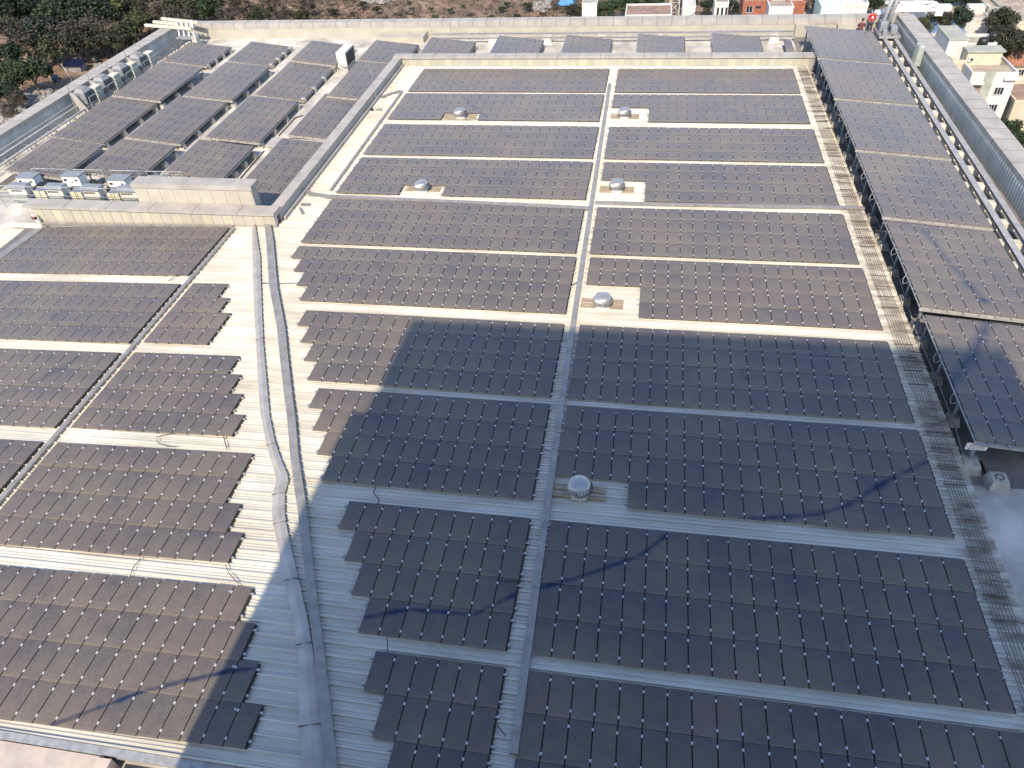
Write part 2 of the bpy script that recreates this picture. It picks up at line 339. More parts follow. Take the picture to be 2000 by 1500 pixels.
def wall_run(name, x0, x1, y0, y1, z0, z1, copw, copz, mw, mc, corr=None, side=None, seam=1.0, parent=B, fascia=0):
    """parapet with its coping; corr = spacing of sheet ribs on the inner face, side = which face is inner"""
    m = MB(); m.box(x0, x1, y0, y1, z0, z1)
    if corr:
        h = .035
        if side in ('-y',):
            x = x0 + .1
            while x < x1 - .1: m.box(x, x + corr * .35, y0 - h, y0 + .01, z0, z1); x += corr
        else:
            y_ = y0 + .1; xa = (x0 - h, x0 + .01) if side == '-x' else (x1 - .01, x1 + h)
            while y_ < y1 - .1: m.box(xa[0], xa[1], y_, y_ + corr * .35, z0, z1); y_ += corr
    wl = m.build(name, mw, parent)
    c = MB(); cx0, cx1, cy0, cy1 = copw
    c.box(cx0, cx1, cy0, cy1, z1, copz); cp = c.build('coping', mc, parent); cp.parent = wl; cp.location = (0, 0, 0)
    j = MB(); horiz = (cx1 - cx0) > (cy1 - cy0); t = (cx0 if horiz else cy0) + seam * .6
    while t < (cx1 if horiz else cy1) - .2:
        if horiz: j.box(t, t + .06, cy0 - .004, cy1 + .004, z1 + .01, copz + .006)
        else: j.box(cx0 - .004, cx1 + .004, t, t + .06, z1 + .01, copz + .006)
        t += seam
    for jj in j.build_each('coping_joint', M['cablebrown'], parent): jj.parent = cp
    return wl
# back parapet: smooth left half, sheeted right half
wall_run('back_parapet', XL, -24.2, YF, YF + 1.5, ZD, .25, (XL - 1.9, -24.2, YF - .02, YF + 1.55), 1.0, M['panelwall'], M['coping'], seam=1.75)
wall_run('back_parapet', -24.15, 24.8, YF, YF + 1.5, ZD, .25, (-24.15, XR + 1.9, YF - .05, YF + 1.55), 1.02, M['panelwall'], M['coping'], corr=.62, side='-y', seam=1.95)
pr = MB(); pr.box(24.85, XR - .02, YF + .02, YF + 1.5, ZD, .25); pr.box(22.2, 24.0, YF - .9, YF - .05, ZD, .3); pr.box(27.4, 31.2, YF - .95, YF - .05, ZD, .32); pr.build('back_parapet', M['panelwall'], B)
MB().box(-34.4, -27.6, YF - 2.6, YF - .05, ZD, -.25).build('upstand', M['panelwall'], B)
# side parapets
wall_run('right_parapet', XR, XR + 1.8, YN, YF - .1, ZD, .85, (XR + .0, XR + 1.95, YN, YF - .1), 1.35, M['greywall'], M['coping'], corr=.5, side='-x', seam=2.35)
wall_run('left_parapet', XL - 1.8, XL, YN, YF - .1, ZD, .85, (XL - 1.9, XL + .05, YN, YF - .1), 1.35, M['greywall'], M['coping'], seam=2.15)
# low parapets round the sheeted roof
def panelled(name, x0, x1, yf, z0, z1, step, mats=None):
    m = MB(); x = x0; random.seed(int(abs(x0) * 10))
    while x < x1 - .05:
        xe = min(x + step, x1); m.k = 0 if random.random() < .6 else 1; m.box(x + .025, xe - .025, yf, yf + .5, z0, z1); x = xe
    m.k = 2; m.box(x0, x1, yf + .03, yf + .48, z0, z1 - .01)
    return m.build(name, [M['yellowwall'], M['panelwall'], M['cap']], B)
def cope(par, x0, x1, y0, y1, z0, z1, seam=2.6, m=None):
    c = MB(); c.box(x0, x1, y0, y1, z0, z1); o = c.build('coping', m or M['coping'], B); o.parent = par; o.location = (0, 0, 0)
    j = MB(); hz = (x1 - x0) > (y1 - y0); t = (x0 if hz else y0) + seam
    while t < (x1 if hz else y1) - .3:
        if hz: j.box(t, t + .05, y0 - .004, y1 + .004, z0 + .01, z1 + .006)
        else: j.box(x0 - .004, x1 + .004, t, t + .05, z0 + .01, z1 + .006)
        t += seam
    for jj in j.build_each('coping_joint', M['cablebrown'], B): jj.parent = o
fp = panelled('far_low_parapet', -27.2, 21.95, 75.25, -.22, .80, .93); cope(fp, -28.2, 22.9, 75.1, 76.3, .80, 1.08)
MB().box(21.95, 22.7, 75.2, 76.3, ZD, .80).build('parapet_end', M['cap'], B)
op = MB().box(-28.05, -27.25, 35.9, 75.2, ZD, .74).build('oblique_low_parapet', M['coping'], B); cope(op, -28.2, -27.15, 35.0, 75.1, .74, .95, 6.5)
MB().box(-27.25, -26.95, 36.2, 75.2, -.25, .15).build('parapet_flashing', M['coping'], B)
lp = panelled('near_low_parapet', -50.8, -27.3, 34.9, -.5, .95, .98); cope(lp, -51.6, -27.2, 34.75, 36.2, .95, 1.17, 4.2)
wp = MB(); x = -40.7
while x < -29.55:
    wp.box(x + .02, min(x + 1.22, -29.45) - .02, 36.25, 37.3, ZD, 2.55); x += 1.24
wp.box(-40.6, -29.5, 36.28, 37.28, ZD, 2.54)
wb = wp.build('screen_wall', M['panelwall'], B); cope(wb, -40.8, -29.35, 36.15, 37.6, 2.55, 2.95, 20)
# near gutter and concrete ledge
MB().box(-54.3, 21.9, -8.05, -7.72, -.55, -.28).build('eaves_gutter', M['galv'], B)
lg = MB(); lg.box(-60, -17.3, -12.6, -8.1, -1.6, -.35); lg.box(-17.25, -16.6, -12.6, -8.2, -1.6, -.15); lg.box(-16.5, 34, -12.6, -8.4, -2.0, -.7)
lg.build('near_ledge', M['ledge'], B)

# ------------------------------------------------------------ taller tower that the photograph is taken from; it throws the big shadow
T = thing('office_tower', 'tall tower behind the camera that throws the large rectangular shadow over the roof', 'building', (6, -40, ZG))
TZ1 = (13 + 18.6) * math.tan(SUN_EL) ; TZ2 = (22.6 + 18.6) * math.tan(SUN_EL)
tw = MB(); tw.box(-14.2, 25.0, -60, -18.6, ZG, TZ1); tw.box(-13.3, 25.0, -60, -18.6, TZ1, TZ2); tw.build('facade', M['towerpaint'], T)
tw = None; gl = MB(); z = -40
while z < TZ2 - 4:
    gl.box(-11, 22, -18.66, -18.58, z + 1.4, z + 4.0); z += 5.4
gl.build_each('window_band', M['black'], T)

# ------------------------------------------------------------ solar modules
PW, PL_, PT = .938, 1.862, .045
def module_mesh():
    m = MB(); m.box(-PW / 2, PW / 2, -PL_ / 2, PL_ / 2, -PT, 0)
    m.k = 1; m.box(PW / 2 - .03, PW / 2 + .085, -.90, .90, -.10, -PT - .004); return m.mesh('solar_panel', [M['panel'], M['gapshade']])  # added black strip below the column gap, stands in for shade there
MOD = module_mesh()
def clamp_mesh():
    m = MB(); m.box(-.042, .042, -.055, .055, -.05, .02); m.box(-.014, .014, -.016, .016, .02, .034); return m.mesh('clamp', [M['clamp']])
CL = clamp_mesh()
NP = 0
def array(label, cells, rails, clamps, zf, group, detail):
    """cells: list of (x, y) centres; rails: list of (x0, x1, y); clamps: list of (x, y)"""
    xs = [c[0] for c in cells]; ys = [c[1] for c in cells]
    ox, oy = (min(xs) + max(xs)) / 2, (min(ys) + max(ys)) / 2; oz = zf(ox, oy) - .12
    root = thing('solar_array', label, 'solar array', (ox, oy, oz), group)
    gx = (zf(ox + 5, oy) - zf(ox - 5, oy)) / 10
    for i, (x, y) in enumerate(cells):
        ob = link('solar_panel', MOD, root, (x - ox, y - oy, zf(x, y) - oz + random.uniform(-.004, .004)))
        ob.rotation_euler = (random.uniform(-.004, .004) - .006, -math.atan(gx) + random.uniform(-.004, .004), random.uniform(-.0015, .0015))
    for x0, x1, y in rails:
        m = MB(); m.bar((x0, y, zf(x0, y) - .085), (x1, y, zf(x1, y) - .085), .09, .075)
        for xe in (x0 + .07, x1 - .07): m.box(xe - .05, xe + .05, y - .05, y + .05, zf(xe, y) - .12, zf(xe, y) - .0)
        m.build('mounting_rail', M['alu'], root)
    if detail:
        cl = sorted(clamps, key=lambda c: (c[0] - CC[0]) ** 2 + (c[1] - CC[1]) ** 2)
        for x, y in cl[:100]: link('clamp', CL, root, (x - ox, y - oy, zf(x, y) - oz))
        rest = cl[100:]
    else: rest = clamps
    if rest:
        m = MB()
        for x, y in rest: z = zf(x, y); m.box(x - .034, x + .034, y - .042, y + .042, z - .05, z + .008)
        o = m.build('clamp', M['clamp'], root)
        if len(rest) > 1: o['kind'] = 'stuff'
    return root
RP = 1.8823
def cells_rows(rowspec, ytop, xfun):
    """rowspec: list of column-lists for the four rows"""
    cells = []; rails = []; clamps = []
    for r, runs in enumerate(rowspec):
        yc = ytop(r)
        for (c0, c1) in runs:
            for c in range(c0, c1): cells.append((xfun(c + .5, r), yc(xfun(c + .5, r)) ))
            for dy in (.62, -.62):
                xa, xb = xfun(c0, r) - .16, xfun(c1, r) + .16
                rails.append((xa, xb, yc(xa) + dy))
                for c in range(c0 + 1, c1): x = xfun(c, r); clamps.append((x, yc(x) + dy))
    return cells, rails, clamps
YT = [73.97, 65.78, 56.882, 48.653, 39.873, 31.801, 23.087, 14.908, 6.134, -2.142]
XO = [0.011, -0.07, -0.031, -0.013, -0.027, 0.019, -0.007, -0.015, 0.021, 0.063]
SH = .010656; GAP = 1.0573
zero = lambda x, y: 0.0
ORD = ['first', 'second', 'third', 'fourth', 'fifth', 'sixth', 'seventh', 'eighth', 'ninth', 'tenth']
MC = [[23] * 4, [23] * 4, [23] * 4, [23] * 4, [23] * 4, [23, 22, 21, 20], [19, 18, 17, 16], [15, 14, 13, 12], [10, 9, 8, 7], [6, 5, 4]]
for k in range(10):
    yt = lambda r, k=k: (lambda x: YT[k] - (r + .5) * RP)
    xf = lambda c, r, k=k: c + XO[k] + SH * (1.5 - r) * RP
    full = [(0, 20)]; cut = [(4, 20)]
    spec = {1: [full, full, cut, cut], 3: [full, full, cut, cut], 5: [full, full, cut, cut], 7: [full, full, full, cut], 9: [full, full, full]}.get(k, [full] * 4)
    note = ', notched for ventilator' if k in (1, 3, 5, 7) else ''
    sh = 'sunlit grey' if k < 6 else ('tower-shaded' if k < 9 else 'dark shaded')
    array(f'{sh} array right of the middle tray, {ORD[k]} from the far parapet{note}', *cells_rows(spec, yt, xf), zero, 'solar arrays on the metal roof', k >= 5)
    xm = lambda c, r, k=k: -GAP - c + XO[k] + SH * (1.5 - r) * RP
    cs, rl, cp = [], [], []
    for r, nc in enumerate(MC[k]):
        runs = [(0, nc)]
        if k in (1, 3) and r == 3: runs = [(0, 13), (17, nc)]
        yc = YT[k] - (r + .5) * RP
        for c0, c1 in runs:
            cs += [(xm(c + .5, r), yc) for c in range(c0, c1)]
            for dy in (.62, -.62):
                rl.append((xm(c1, r) - .16, xm(c0, r) + .16, yc + dy)); cp += [(xm(c, r), yc + dy) for c in range(c0 + 1, c1)]
    note = ', notched for ventilator' if k in (1, 3) else (', stepped' if k > 4 else '')
    sh = 'sunlit grey' if k < 6 else ('half shaded' if k < 8 else 'small dark shaded')
    array(f'{sh} array left of the middle tray, {ORD[k]} from the far parapet{note}', cs, rl, cp, zero, 'solar arrays on the metal roof', k >= 5)
# left field
YA = [34.35, 25.78, 17.30, 8.68]
for k, nc in enumerate([20, 20, 14, 6]):
    f = lambda yt, r: (lambda x: yt - (r + .5) * 1.855 + .02 * (x + 31.5))
    xa = lambda c, r, k=k: -31.46 - .0136 * (34.5 - (YA[k] - (r + .5) * 1.855)) * 1.0 - c * .985
    cs, rl, cp = [], [], []
    for r in range(4):
        yy = f(YA[k], r)
        cs += [(xa(c + .5, r), yy(xa(c + .5, r))) for c in range(nc)]
        for dy in (.6, -.6):
            rl.append((xa(nc, r) - .16, xa(0, r) + .16, yy(xa(nc / 2, r)) + dy)); cp += [(xa(c, r), yy(xa(c, r)) + dy) for c in range(1, nc)]
    array(f'brown-grey array left of the diagonal tray, {ORD[k]} below the near low parapet', cs, [], cp, lz, 'solar arrays on the metal roof', k >= 2)
YB = [25.95, 17.42, 8.70, -.02]
for k, ncs in enumerate([[3, 4, 5, 5], [8, 9, 10, 11], [13, 13, 14, 15], [17, 18, 19, 20]]):
    xb = lambda c, r, k=k: -30.56 - .0125 * (26 - (YB[k] - (r + .5) * 1.86)) + c * .992
    cs, rl, cp = [], [], []
    for r, nc in enumerate(ncs):
        yy = lambda x, r=r, k=k: YB[k] - (r + .5) * 1.86 + .02 * (x + 30.6)
        st = 5 if k == 3 and False else 0
        cs += [(xb(c + .5, r), yy(xb(c + .5, r))) for c in range(st, nc)]
        for dy in (.6, -.6):
            cp += [(xb(c, r), yy(xb(c, r)) + dy) for c in range(st + 1, nc)]
            x1 = xb(nc, r); rl.append((x1 - 1.2, x1 + .16, yy(x1) + dy))
    array(f'stepped array between diagonal tray and ridge cap, {ORD[k]} from the back' + (', drag-marked' if k == 3 else ''), cs, rl, cp, lz, 'solar arrays on the metal roof', k >= 1)

# ------------------------------------------------------------ raised tables
TB = {'T11': ((-60.77, 83.99, .29), .119, 6, 4), 'T12': ((-51.79, 84.44, .17), .122, 6, 4), 'T13': ((-42.46, 83.86, .43), .119, 6, 4), 'T14': ((-33.35, 84.16, .34), .099, 6, 4),
 'T21': ((-59.84, 74.13, .84), .119, 6, 6), 'T22': ((-50.95, 74.87, .55), .099, 6, 6), 'T23': ((-42.6, 76.3, .15), .115, 6, 6), 'T24': ((-32.67, 74.53, .75), .085, 5, 6),
 'T31': ((-60.32, 62.68, .56), .129, 6, 6), 'T32': ((-51.44, 63.06, .48), .119, 6, 6), 'T33': ((-42.58, 63.65, .37), .097, 6, 6), 'T34': ((-33.34, 64.22, .48), .085, 5, 6),
 'T41': ((-59.2, 50.0, .9), .119, 6, 4), 'T42': ((-51.1, 50.4, .72), .115, 6, 4), 'T43': ((-42.4, 50.8, .62), .11, 6, 4), 'T44': ((-33.67, 51.87, .4), .085, 6, 8),
 'P1': ((-25.5, 84.6, .55), .115, 6, 4), 'P2': ((-16.3, 84.9, .6), .10, 6, 4), 'P3': ((-7.3, 85.6, .45), .10, 6, 4), 'P4': ((2.0, 85.6, .53), .09, 6, 4), 'P5': ((11.4, 86.0, .45), .09, 6, 4),
 'S1': ((22.5, 84.52, 1.6), .085, 8, 6), 'S2': ((22.45, 72.59, 1.54), .086, 8, 6), 'S3': ((22.4, 60.49, 1.50), .088, 8, 6), 'S4': ((22.33, 48.61, 1.38), .090, 8, 6),
 'S5': ((22.38, 36.91, 1.15), .089, 8, 6), 'S6': ((22.34, 24.69, 1.08), .085, 8, 6)}
ROWN = {'1': 'farthest row', '2': 'second row from back', '3': 'third row from back', '4': 'nearest row'}
COLN = {'1': 'leftmost', '2': 'second from left', '3': 'third from left', '4': 'rightmost by oblique parapet'}
PN = {'1': 'leftmost', '2': 'second from left', '3': 'middle', '4': 'fourth from left', '5': 'rightmost'}
PT_MESH = None
for key, (tl, ty, nc, nr) in TB.items():
    tl = Vector(tl); D = nr * RP; big = key[0] == 'S'; rx = .006 if big else .008
    if key[0] == 'T': lab = f'raised tilted table on left deck, {ROWN[key[1]]}, {COLN[key[2]]}'
    elif key[0] == 'P': lab = f'raised table between back parapet and far low parapet, {PN[key[1]]} of the five'
    else: lab = f'large raised table beside the right twin rails, {ORD[int(key[1]) - 1]} from the back'
    root = thing('solar_table', lab, 'solar table', (tl[0] + nc / 2, tl[1] - D / 2, ZD), 'raised solar tables')
    R = Matrix.Rotation(ty, 3, 'Y') @ Matrix.Rotation(rx, 3, 'X')
    W_ = lambda lx, ly, lz_=0: tl + R @ Vector((lx, ly, lz_))
    e = R.to_euler()
    for r in range(nr):
        for c in range(nc):
            ob = link('solar_panel', MOD, root, tuple(W_(c + .5, -(r + .5) * RP) - WL[root.name])); ob.rotation_euler = (e[0] + random.uniform(-.003, .003), e[1] + random.uniform(-.003, .003), e[2])
    cm = MB()
    for r in range(nr):
        for c in range(1, nc):
            for dy in (.62, -.62):
                P = W_(c, -(r + .5) * RP + dy); cm.box(P[0] - .033, P[0] + .033, P[1] - .042, P[1] + .042, P[2] - .05, P[2] + .008)
    o = cm.build('clamp', M['clamp'], root); o['kind'] = 'stuff'
    # purlins across, rafters along
    for r in range(nr):
        for dy in (.62, -.62):
            m = MB(); y_ = -(r + .5) * RP + dy; m.bar(W_(-.03, y_, -.13), W_(nc + .03, y_, -.13), .1, .15); m.build('purlin', M['alu'], root)
    fb = MB(); fb.bar(W_(-.12, -D - .15, -.17), W_(nc + .1, -D - .15, -.17), .15, .12)
    fb.bar(W_(-.05, -D - .02, -.20), W_(nc + .05, -D - .02, -.20), .05, .26); fb.build('front_beam', M['beam'], root)
    bk = MB()
    for c in range(1, nc): bk.bar(W_(c - .35, -D - .24, -.09), W_(c - .35, -D - .02, -.09), .07, .12)
    bk.build_each('beam_bracket', M['steel'], root)
    for lx in (.55, nc - .55):
        m = MB(); m.bar(W_(lx, 0, -.30), W_(lx, -D - .05, -.30), .12, .2); m.build('rafter', M['steel'], root)
    sb = MB(); sb.bar(W_(-.06, 0, -.10), W_(-.06, -D, -.10), .05, .09); sb.bar(W_(nc + .06, 0, -.10), W_(nc + .06, -D, -.10), .05, .09); sb.build_each('side_rail', M['galv'], root)
    if big: ylist = [.45, 4.1, 7.8, 11.0]
    else: ylist = [.5 + i * (D - .9) / 3 for i in range(4)]
    for yo in ylist:
        for lx in (.45, nc - .25):
            if not big and lx > 1: lx = nc - .12
            P = W_(lx, -yo, -.38); h = .55 if big else .62; pw = .42 if big else .33
            if big and lx < 1: P = W_(.28, -yo, -.38)
            m = MB(); m.hexa([(P[0] - pw, P[1] - pw, ZD), (P[0] + pw, P[1] - pw, ZD), (P[0] + pw, P[1] + pw, ZD), (P[0] - pw, P[1] + pw, ZD)],
                             [(P[0] - pw * .68, P[1] - pw * .68, ZD + h), (P[0] + pw * .68, P[1] - pw * .68, ZD + h), (P[0] + pw * .68, P[1] + pw * .68, ZD + h), (P[0] - pw * .68, P[1] + pw * .68, ZD + h)])
            m.build('pedestal', M['pedestal'], root)
            m = MB(); rr_ = .10 if big else .06
            m.tube([(P[0], P[1], ZD + h), (P[0], P[1], P[2] + .1)], rr_, 10); m.box(P[0] - rr_ * 2.3, P[0] + rr_ * 2.3, P[1] - rr_ * 2.3, P[1] + rr_ * 2.3, ZD + h, ZD + h + .04)
            m.build('post', M['steel'], root)
    if big:
        for yo in (4.0, 7.7):      # looped cable tails clipped to the left edge
            P = W_(-.05, -yo, -.1); m = MB(); m.tube([(P[0], P[1] + .3, P[2]), (P[0] - .2, P[1] + .1, P[2] - .25), (P[0] - .22, P[1] - .25, P[2] - .4), (P[0] - .05, P[1] - .4, P[2] - .2), (P[0], P[1] - .35, P[2])], .022, 6); m.build('cable_loop', M['galv'], root)
# narrow spare rack in the back strip
m = MB(); P = at(1531, 73, .1); Q = at(1550, 99, -.4); t_ = thing('narrow_solar_rack', 'narrow dark single-column solar rack lying at the right end of the back strip', 'solar rack', (P[0] + .3, P[1] - 2, ZD))
m.hexa([(P[0], P[1], -.35), (P[0] + 1.0, P[1], -.45), (P[0] + 1.0, P[1] - 5.4, -.65), (P[0], P[1] - 5.4, -.55)], [(P[0], P[1], -.25), (P[0] + 1.0, P[1], -.35), (P[0] + 1.0, P[1] - 5.4, -.55), (P[0], P[1] - 5.4, -.45)]).build('solar_panel', M['panel'], t_)
m = MB()
for yy in (.4, 2.6, 4.9): m.box(P[0] + .1, P[0] + .25, P[1] - yy - .1, P[1] - yy, ZD, -.5); m.box(P[0] + .75, P[0] + .9, P[1] - yy - .1, P[1] - yy, ZD, -.55)
m.build_each('leg', M['steel'], t_)

# ------------------------------------------------------------ cable trays
def tray(pts, wd, label, z0=-.12, z1=.05, name='cable_tray', m_=None, group='covered cable trays'):
    P = [Vector((x, y, 0)) for x, y in pts]; l = []; r = []
    for i, p in enumerate(P):
        d = (P[min(i + 1, len(P) - 1)] - P[max(i - 1, 0)]).normalized(); nn = Vector((-d[1], d[0], 0)) * wd / 2
        l.append(p + nn); r.append(p - nn)
    s = strip(list(zip(l, r)), z0, z1); c = P[len(P) // 2]
    t = thing(name, label, 'cable tray', (c[0], c[1], lz(c[0], c[1]) - .12), group)
    s.build('cover', m_ or M['tray'], t)
    j = MB(); acc = 0
    for a, b in zip(P, P[1:]):
        ln = (b - a).length; d = (b - a).normalized(); nn = Vector((-d[1], d[0], 0)) * (wd / 2 + .01); k = 4.0
        while k < ln - 1:
            q = a + d * k; h = lz(q[0], q[1]) + z1; j.bar(tuple(q + nn + Vector((0, 0, h))), tuple(q - nn + Vector((0, 0, h))), .035, .016); k += 7.5
    if j.v: j.build_each('joint', M['cablebrown'], t)
    return t
tray([(-.66, 69.0), (-.52, 42), (-.42, 24), (-.22, 6), (-.02, -5.75)], .36, 'long straight grey cable tray running up the middle of the metal roof')
c1 = [at(590, 366, .1), at(607, 376, .1), at(640, 381, .1), at(760, 386, .1), at(900, 392, .1), at(1150, 404, .1)]
tray([(p_[0], p_[1]) for p_ in c1], .42, 'grey cable tray crossing the roof from the oblique low parapet to the middle tray')
tray([(-.2, 40.65), (10, 40.75), (21.9, 41.0)], .34, 'grey cable tray crossing the roof from the middle tray to the right eave')
tray([(-31.02, 34.3), (-31.1, 25), (-31.2, 15), (-31.35, 2), (-31.45, -6)], .30, 'diagonal grey cable tray between the two left arrays of panels')
tray([(-50.5, 34.45), (-31.2, 34.6)], .26, 'thin grey cable tray along the foot of the near low parapet')
c2 = [at(743, 174, .9), at(756, 181, .2), at(775, 184, .1)]
tray([(c2[0][0], c2[0][1]), (c2[1][0], c2[1][1]), (-24.9, 66.6)], .30, 'short bent cable tray dropping from the oblique parapet beside the second array')
tray([(-24.75, 66.4), (-24.75, 41.6)], .22, 'narrow cable tray along the left ends of the second to fourth arrays')
pa, pb = atl(86, 440), atl(0, 508)
tray([(pa[0], pa[1]), (pb[0] - 1.0, pb[1] - 5.0)], .8, 'broad dark cable tray at the left roof edge beside the leftmost panels', name='cable_tray')
# bundle of parallel cables on the right margin
t_ = thing('cable_bundle', 'run of seven parallel dusty cables along the right margin of the metal roof', 'cables', (21.2, 34, -.11))
for i in range(7):
    pts = []; yy = 75.0; k = random.random() * 6
    while yy > -8:
        pts.append((20.72 + i * .155 - .003 * (75 - yy) + .016 * math.sin(yy * .45 + k), yy, -.085 + .02 * math.sin(yy * 1.1 + k))); yy -= 1.5
    m = MB(); m.tube(pts, .017, 5); m.build('cable', M['cablebrown'], t_)
m = MB(); yy = 73.5
while yy > -7:
    m.box(20.62 - .003 * (75 - yy), 21.75 - .003 * (75 - yy), yy, yy + .06, -.115, -.07); yy -= 4.1 if int(yy * 3) % 2 else 1.3
m.build_each('cable_support', M['cablebrown'], t_)

def wire(pts, label, r=.022, mt='cable', z=.02):
    P = [atl(u, v) for u, v in pts]; P = [(q[0], q[1], lz(q[0], q[1]) + z) for q in P]; m = MB(); m.tube(P, r, 5)
    solo('loose_cable', m, M[mt], label, 'cable', P[len(P) // 2], 'loose cables', smooth=True)
wire([(733, 948), (733, 955), (729, 962), (735, 970), (740, 974), (738, 984)], 'short wavy black cable in the gap below the eighth left-hand array', .03)
wire([(1113, 558), (1120, 556), (1128, 551), (1134, 547)], 'curved cable joining an array edge to the middle tray near the mid-field ventilator', .03)
wire([(756, 1245), (757, 1262), (757, 1274)], 'thin black cable hanging in the gap above the smallest shaded array', .02)
wire([(500, 552), (515, 553), (540, 554), (576, 553)], 'pale cable crossing the two ridge flashings to the stepped array', .025, 'cablebrown')
wire([(358, 535), (340, 540), (334, 547), (328, 549)], 'kinked dark cable between the first and second arrays on the left', .025)
wire([(335, 848), (306, 853), (308, 866), (326, 872), (345, 873)], 'curled thin cable lying in the gap above the third ridge-side array', .022)
wire([(437, 852), (440, 865), (444, 878)], 'tiny dark cable end near the right corner of the third ridge-side array', .03)
wire([(275, 1091), (262, 1106), (253, 1128)], 'dark kinked cable crossing the gap above the nearest left array', .022)
wire([(441, 1103), (446, 1118), (463, 1137), (467, 1147)], 'thin cable from the array corner down to the drag-marked array', .02)
wire([(972, 1130), (985, 1135), (1022, 1136)], 'thin dark cable reaching the middle tray from the shaded stepped array', .022)
wire([(968, 1412), (980, 1428), (988, 1437)], 'thin dark cable ending at the near end of the middle tray', .022)
wire([(1058, 876), (1066, 880), (1075, 882)], 'small sagging cable between two shaded arrays beside the middle tray', .022)
wire([(1450, 720), (1448, 730), (1462, 742)], 'tiny coil of cable on the shaded array right of the tray', .015)

# ------------------------------------------------------------ turbine ventilators
def ventilator(u, v, label, plate=None, s=1.0):
    P = at(u, v, -.1); x, y = P[0], P[1] + .45; t = thing('turbine_ventilator', label, 'roof ventilator', (x, y, -.2), 'turbine ventilators')
    s *= .66
    if plate:
        A = at(*plate[0], -.1); C_ = at(*plate[1], -.1); y0, y1 = min(A[1], C_[1]), max(A[1], C_[1])
        m = MB(); m.box(A[0], C_[0], y0, y1, -.2, -.100)
        for yy in (y0 + .02, (y0 + y1) / 2): m.box(A[0], C_[0], yy, yy + .12, -.100, -.055)
        m.build('base_sheet', M['frp'], t)
    m = MB(); m.lathe([(.80 * s, -.02), (.74 * s, .2 * s), (.72 * s, .55 * s), (.5 * s, .56 * s)], (x, y, -.14), 28); m.build('neck', M['offwhite'], t, smooth=True)
    m = MB(); m.lathe([(.80 * s, .50 * s), (.92 * s, .56 * s), (.92 * s, .63 * s), (.5 * s, .66 * s)], (x, y, -.14), 28); m.build('collar', M['metal_bright'], t, smooth=True)
    # curved vanes of the spinning head
    m = MB(); nv = 26; zc = -.14 + .62 * s
    m2 = MB(); m2.lathe([(.55 * s, .02 * s), (.84 * s, .35 * s), (.70 * s, .74 * s)], (x, y, zc), 20); m2.build('rotor_core', M['steel'], t)
    for k in range(nv):
        a0 = 6.2832 * k / nv; vs = []; ns = 9
        for i in range(ns):
            f = i / (ns - 1); th = f * 2.35 + .12; rr = s * (1.08 * math.sin(min(th + .34, 2.8)) ** .75 + .04); zz = s * (.42 - .48 * math.cos(th)); tw_ = a0 + .45 * f
            vs += [(x + rr * math.cos(tw_), y + rr * math.sin(tw_), zc + zz), (x + (rr - .10 * s) * math.cos(tw_ + .20), y + (rr - .10 * s) * math.sin(tw_ + .155), zc + zz + .012)]
        m.add(vs, [(2 * i, 2 * i + 1, 2 * i + 3, 2 * i + 2) for i in range(ns - 1)])
    m.build('vane', M['metal_bright'], t, smooth=True)
    t.children[-1]['kind'] = 'stuff'
    m = MB(); m.lathe([(.90 * s, .70 * s), (.84 * s, .80 * s), (.68 * s, .89 * s), (.4 * s, .95 * s), (.0, .97 * s)], (x, y, zc), 28); m.build('crown_plate', M['metal_bright'], t, smooth=True)
ventilator(898, 233, 'small silver turbine ventilator in the notch of the far left-hand array', ((870, 222), (928, 234)))
ventilator(1219, 233, 'small silver turbine ventilator in the far notch just right of the middle tray', ((1193, 222), (1248, 232)))
ventilator(823, 378, 'silver turbine ventilator in the notch beside the crossing tray, left field', ((796, 363), (858, 374)))
ventilator(1204, 377, 'silver turbine ventilator just above the crossing tray, right of the middle tray', ((1172, 363), (1238, 376)))
ventilator(1176, 606, 'silver turbine ventilator on a brown sheet where the tower shadow begins', ((1136, 582), (1217, 603)))
ventilator(1130, 977, 'largest nearest silver turbine ventilator standing in the tower shadow', ((1080, 941), (1182, 978)))

# ------------------------------------------------------------ twin rails with sleepers, right deck
RS = -1.1; slx = lambda x, y: x - .015 * (85 - y)
for nm, x0 in (('left', 32.3), ('right', 33.55)):
    m = MB(); a = (slx(x0, 86), 86); b = (slx(x0, 12), 12)
    for z_, wd, h in ((-.10, .50, .06), (-.23, .08, .22), (-.36, .34, .05)): m.bar((a[0], a[1], z_), (b[0], b[1], z_), wd, h)
    solo('track_rail', m, M['railpaint'], f'long grey steel track rail, the {nm} one of the pair beside the right parapet', 'rail', (x0, 50, -.2), 'maintenance track rails')
yy = 85.0; ks = 0
SL = []
while yy > 13: SL.append(yy); yy -= 3.2
for i, yy in enumerate(SL):
    x0 = slx(31.55, yy); x1 = slx(33.9, yy); m = MB()
    m.hexa([(x0 - .05, yy - .42, ZD), (x1 + .05, yy - .42, ZD), (x1 + .05, yy + .42, ZD), (x0 - .05, yy + .42, ZD)], [(x0 + .1, yy - .36, -.40), (x1 - .1, yy - .36, -.40), (x1 - .1, yy + .36, -.40), (x0 + .1, yy + .36, -.40)])
    solo('rail_sleeper', m, M['sleeper'], 'pale concrete sleeper block carrying the twin track rails beside the right parapet', 'sleeper', (x0 + 1, yy, ZD), 'concrete sleepers under the right track rails', bevel=.02)

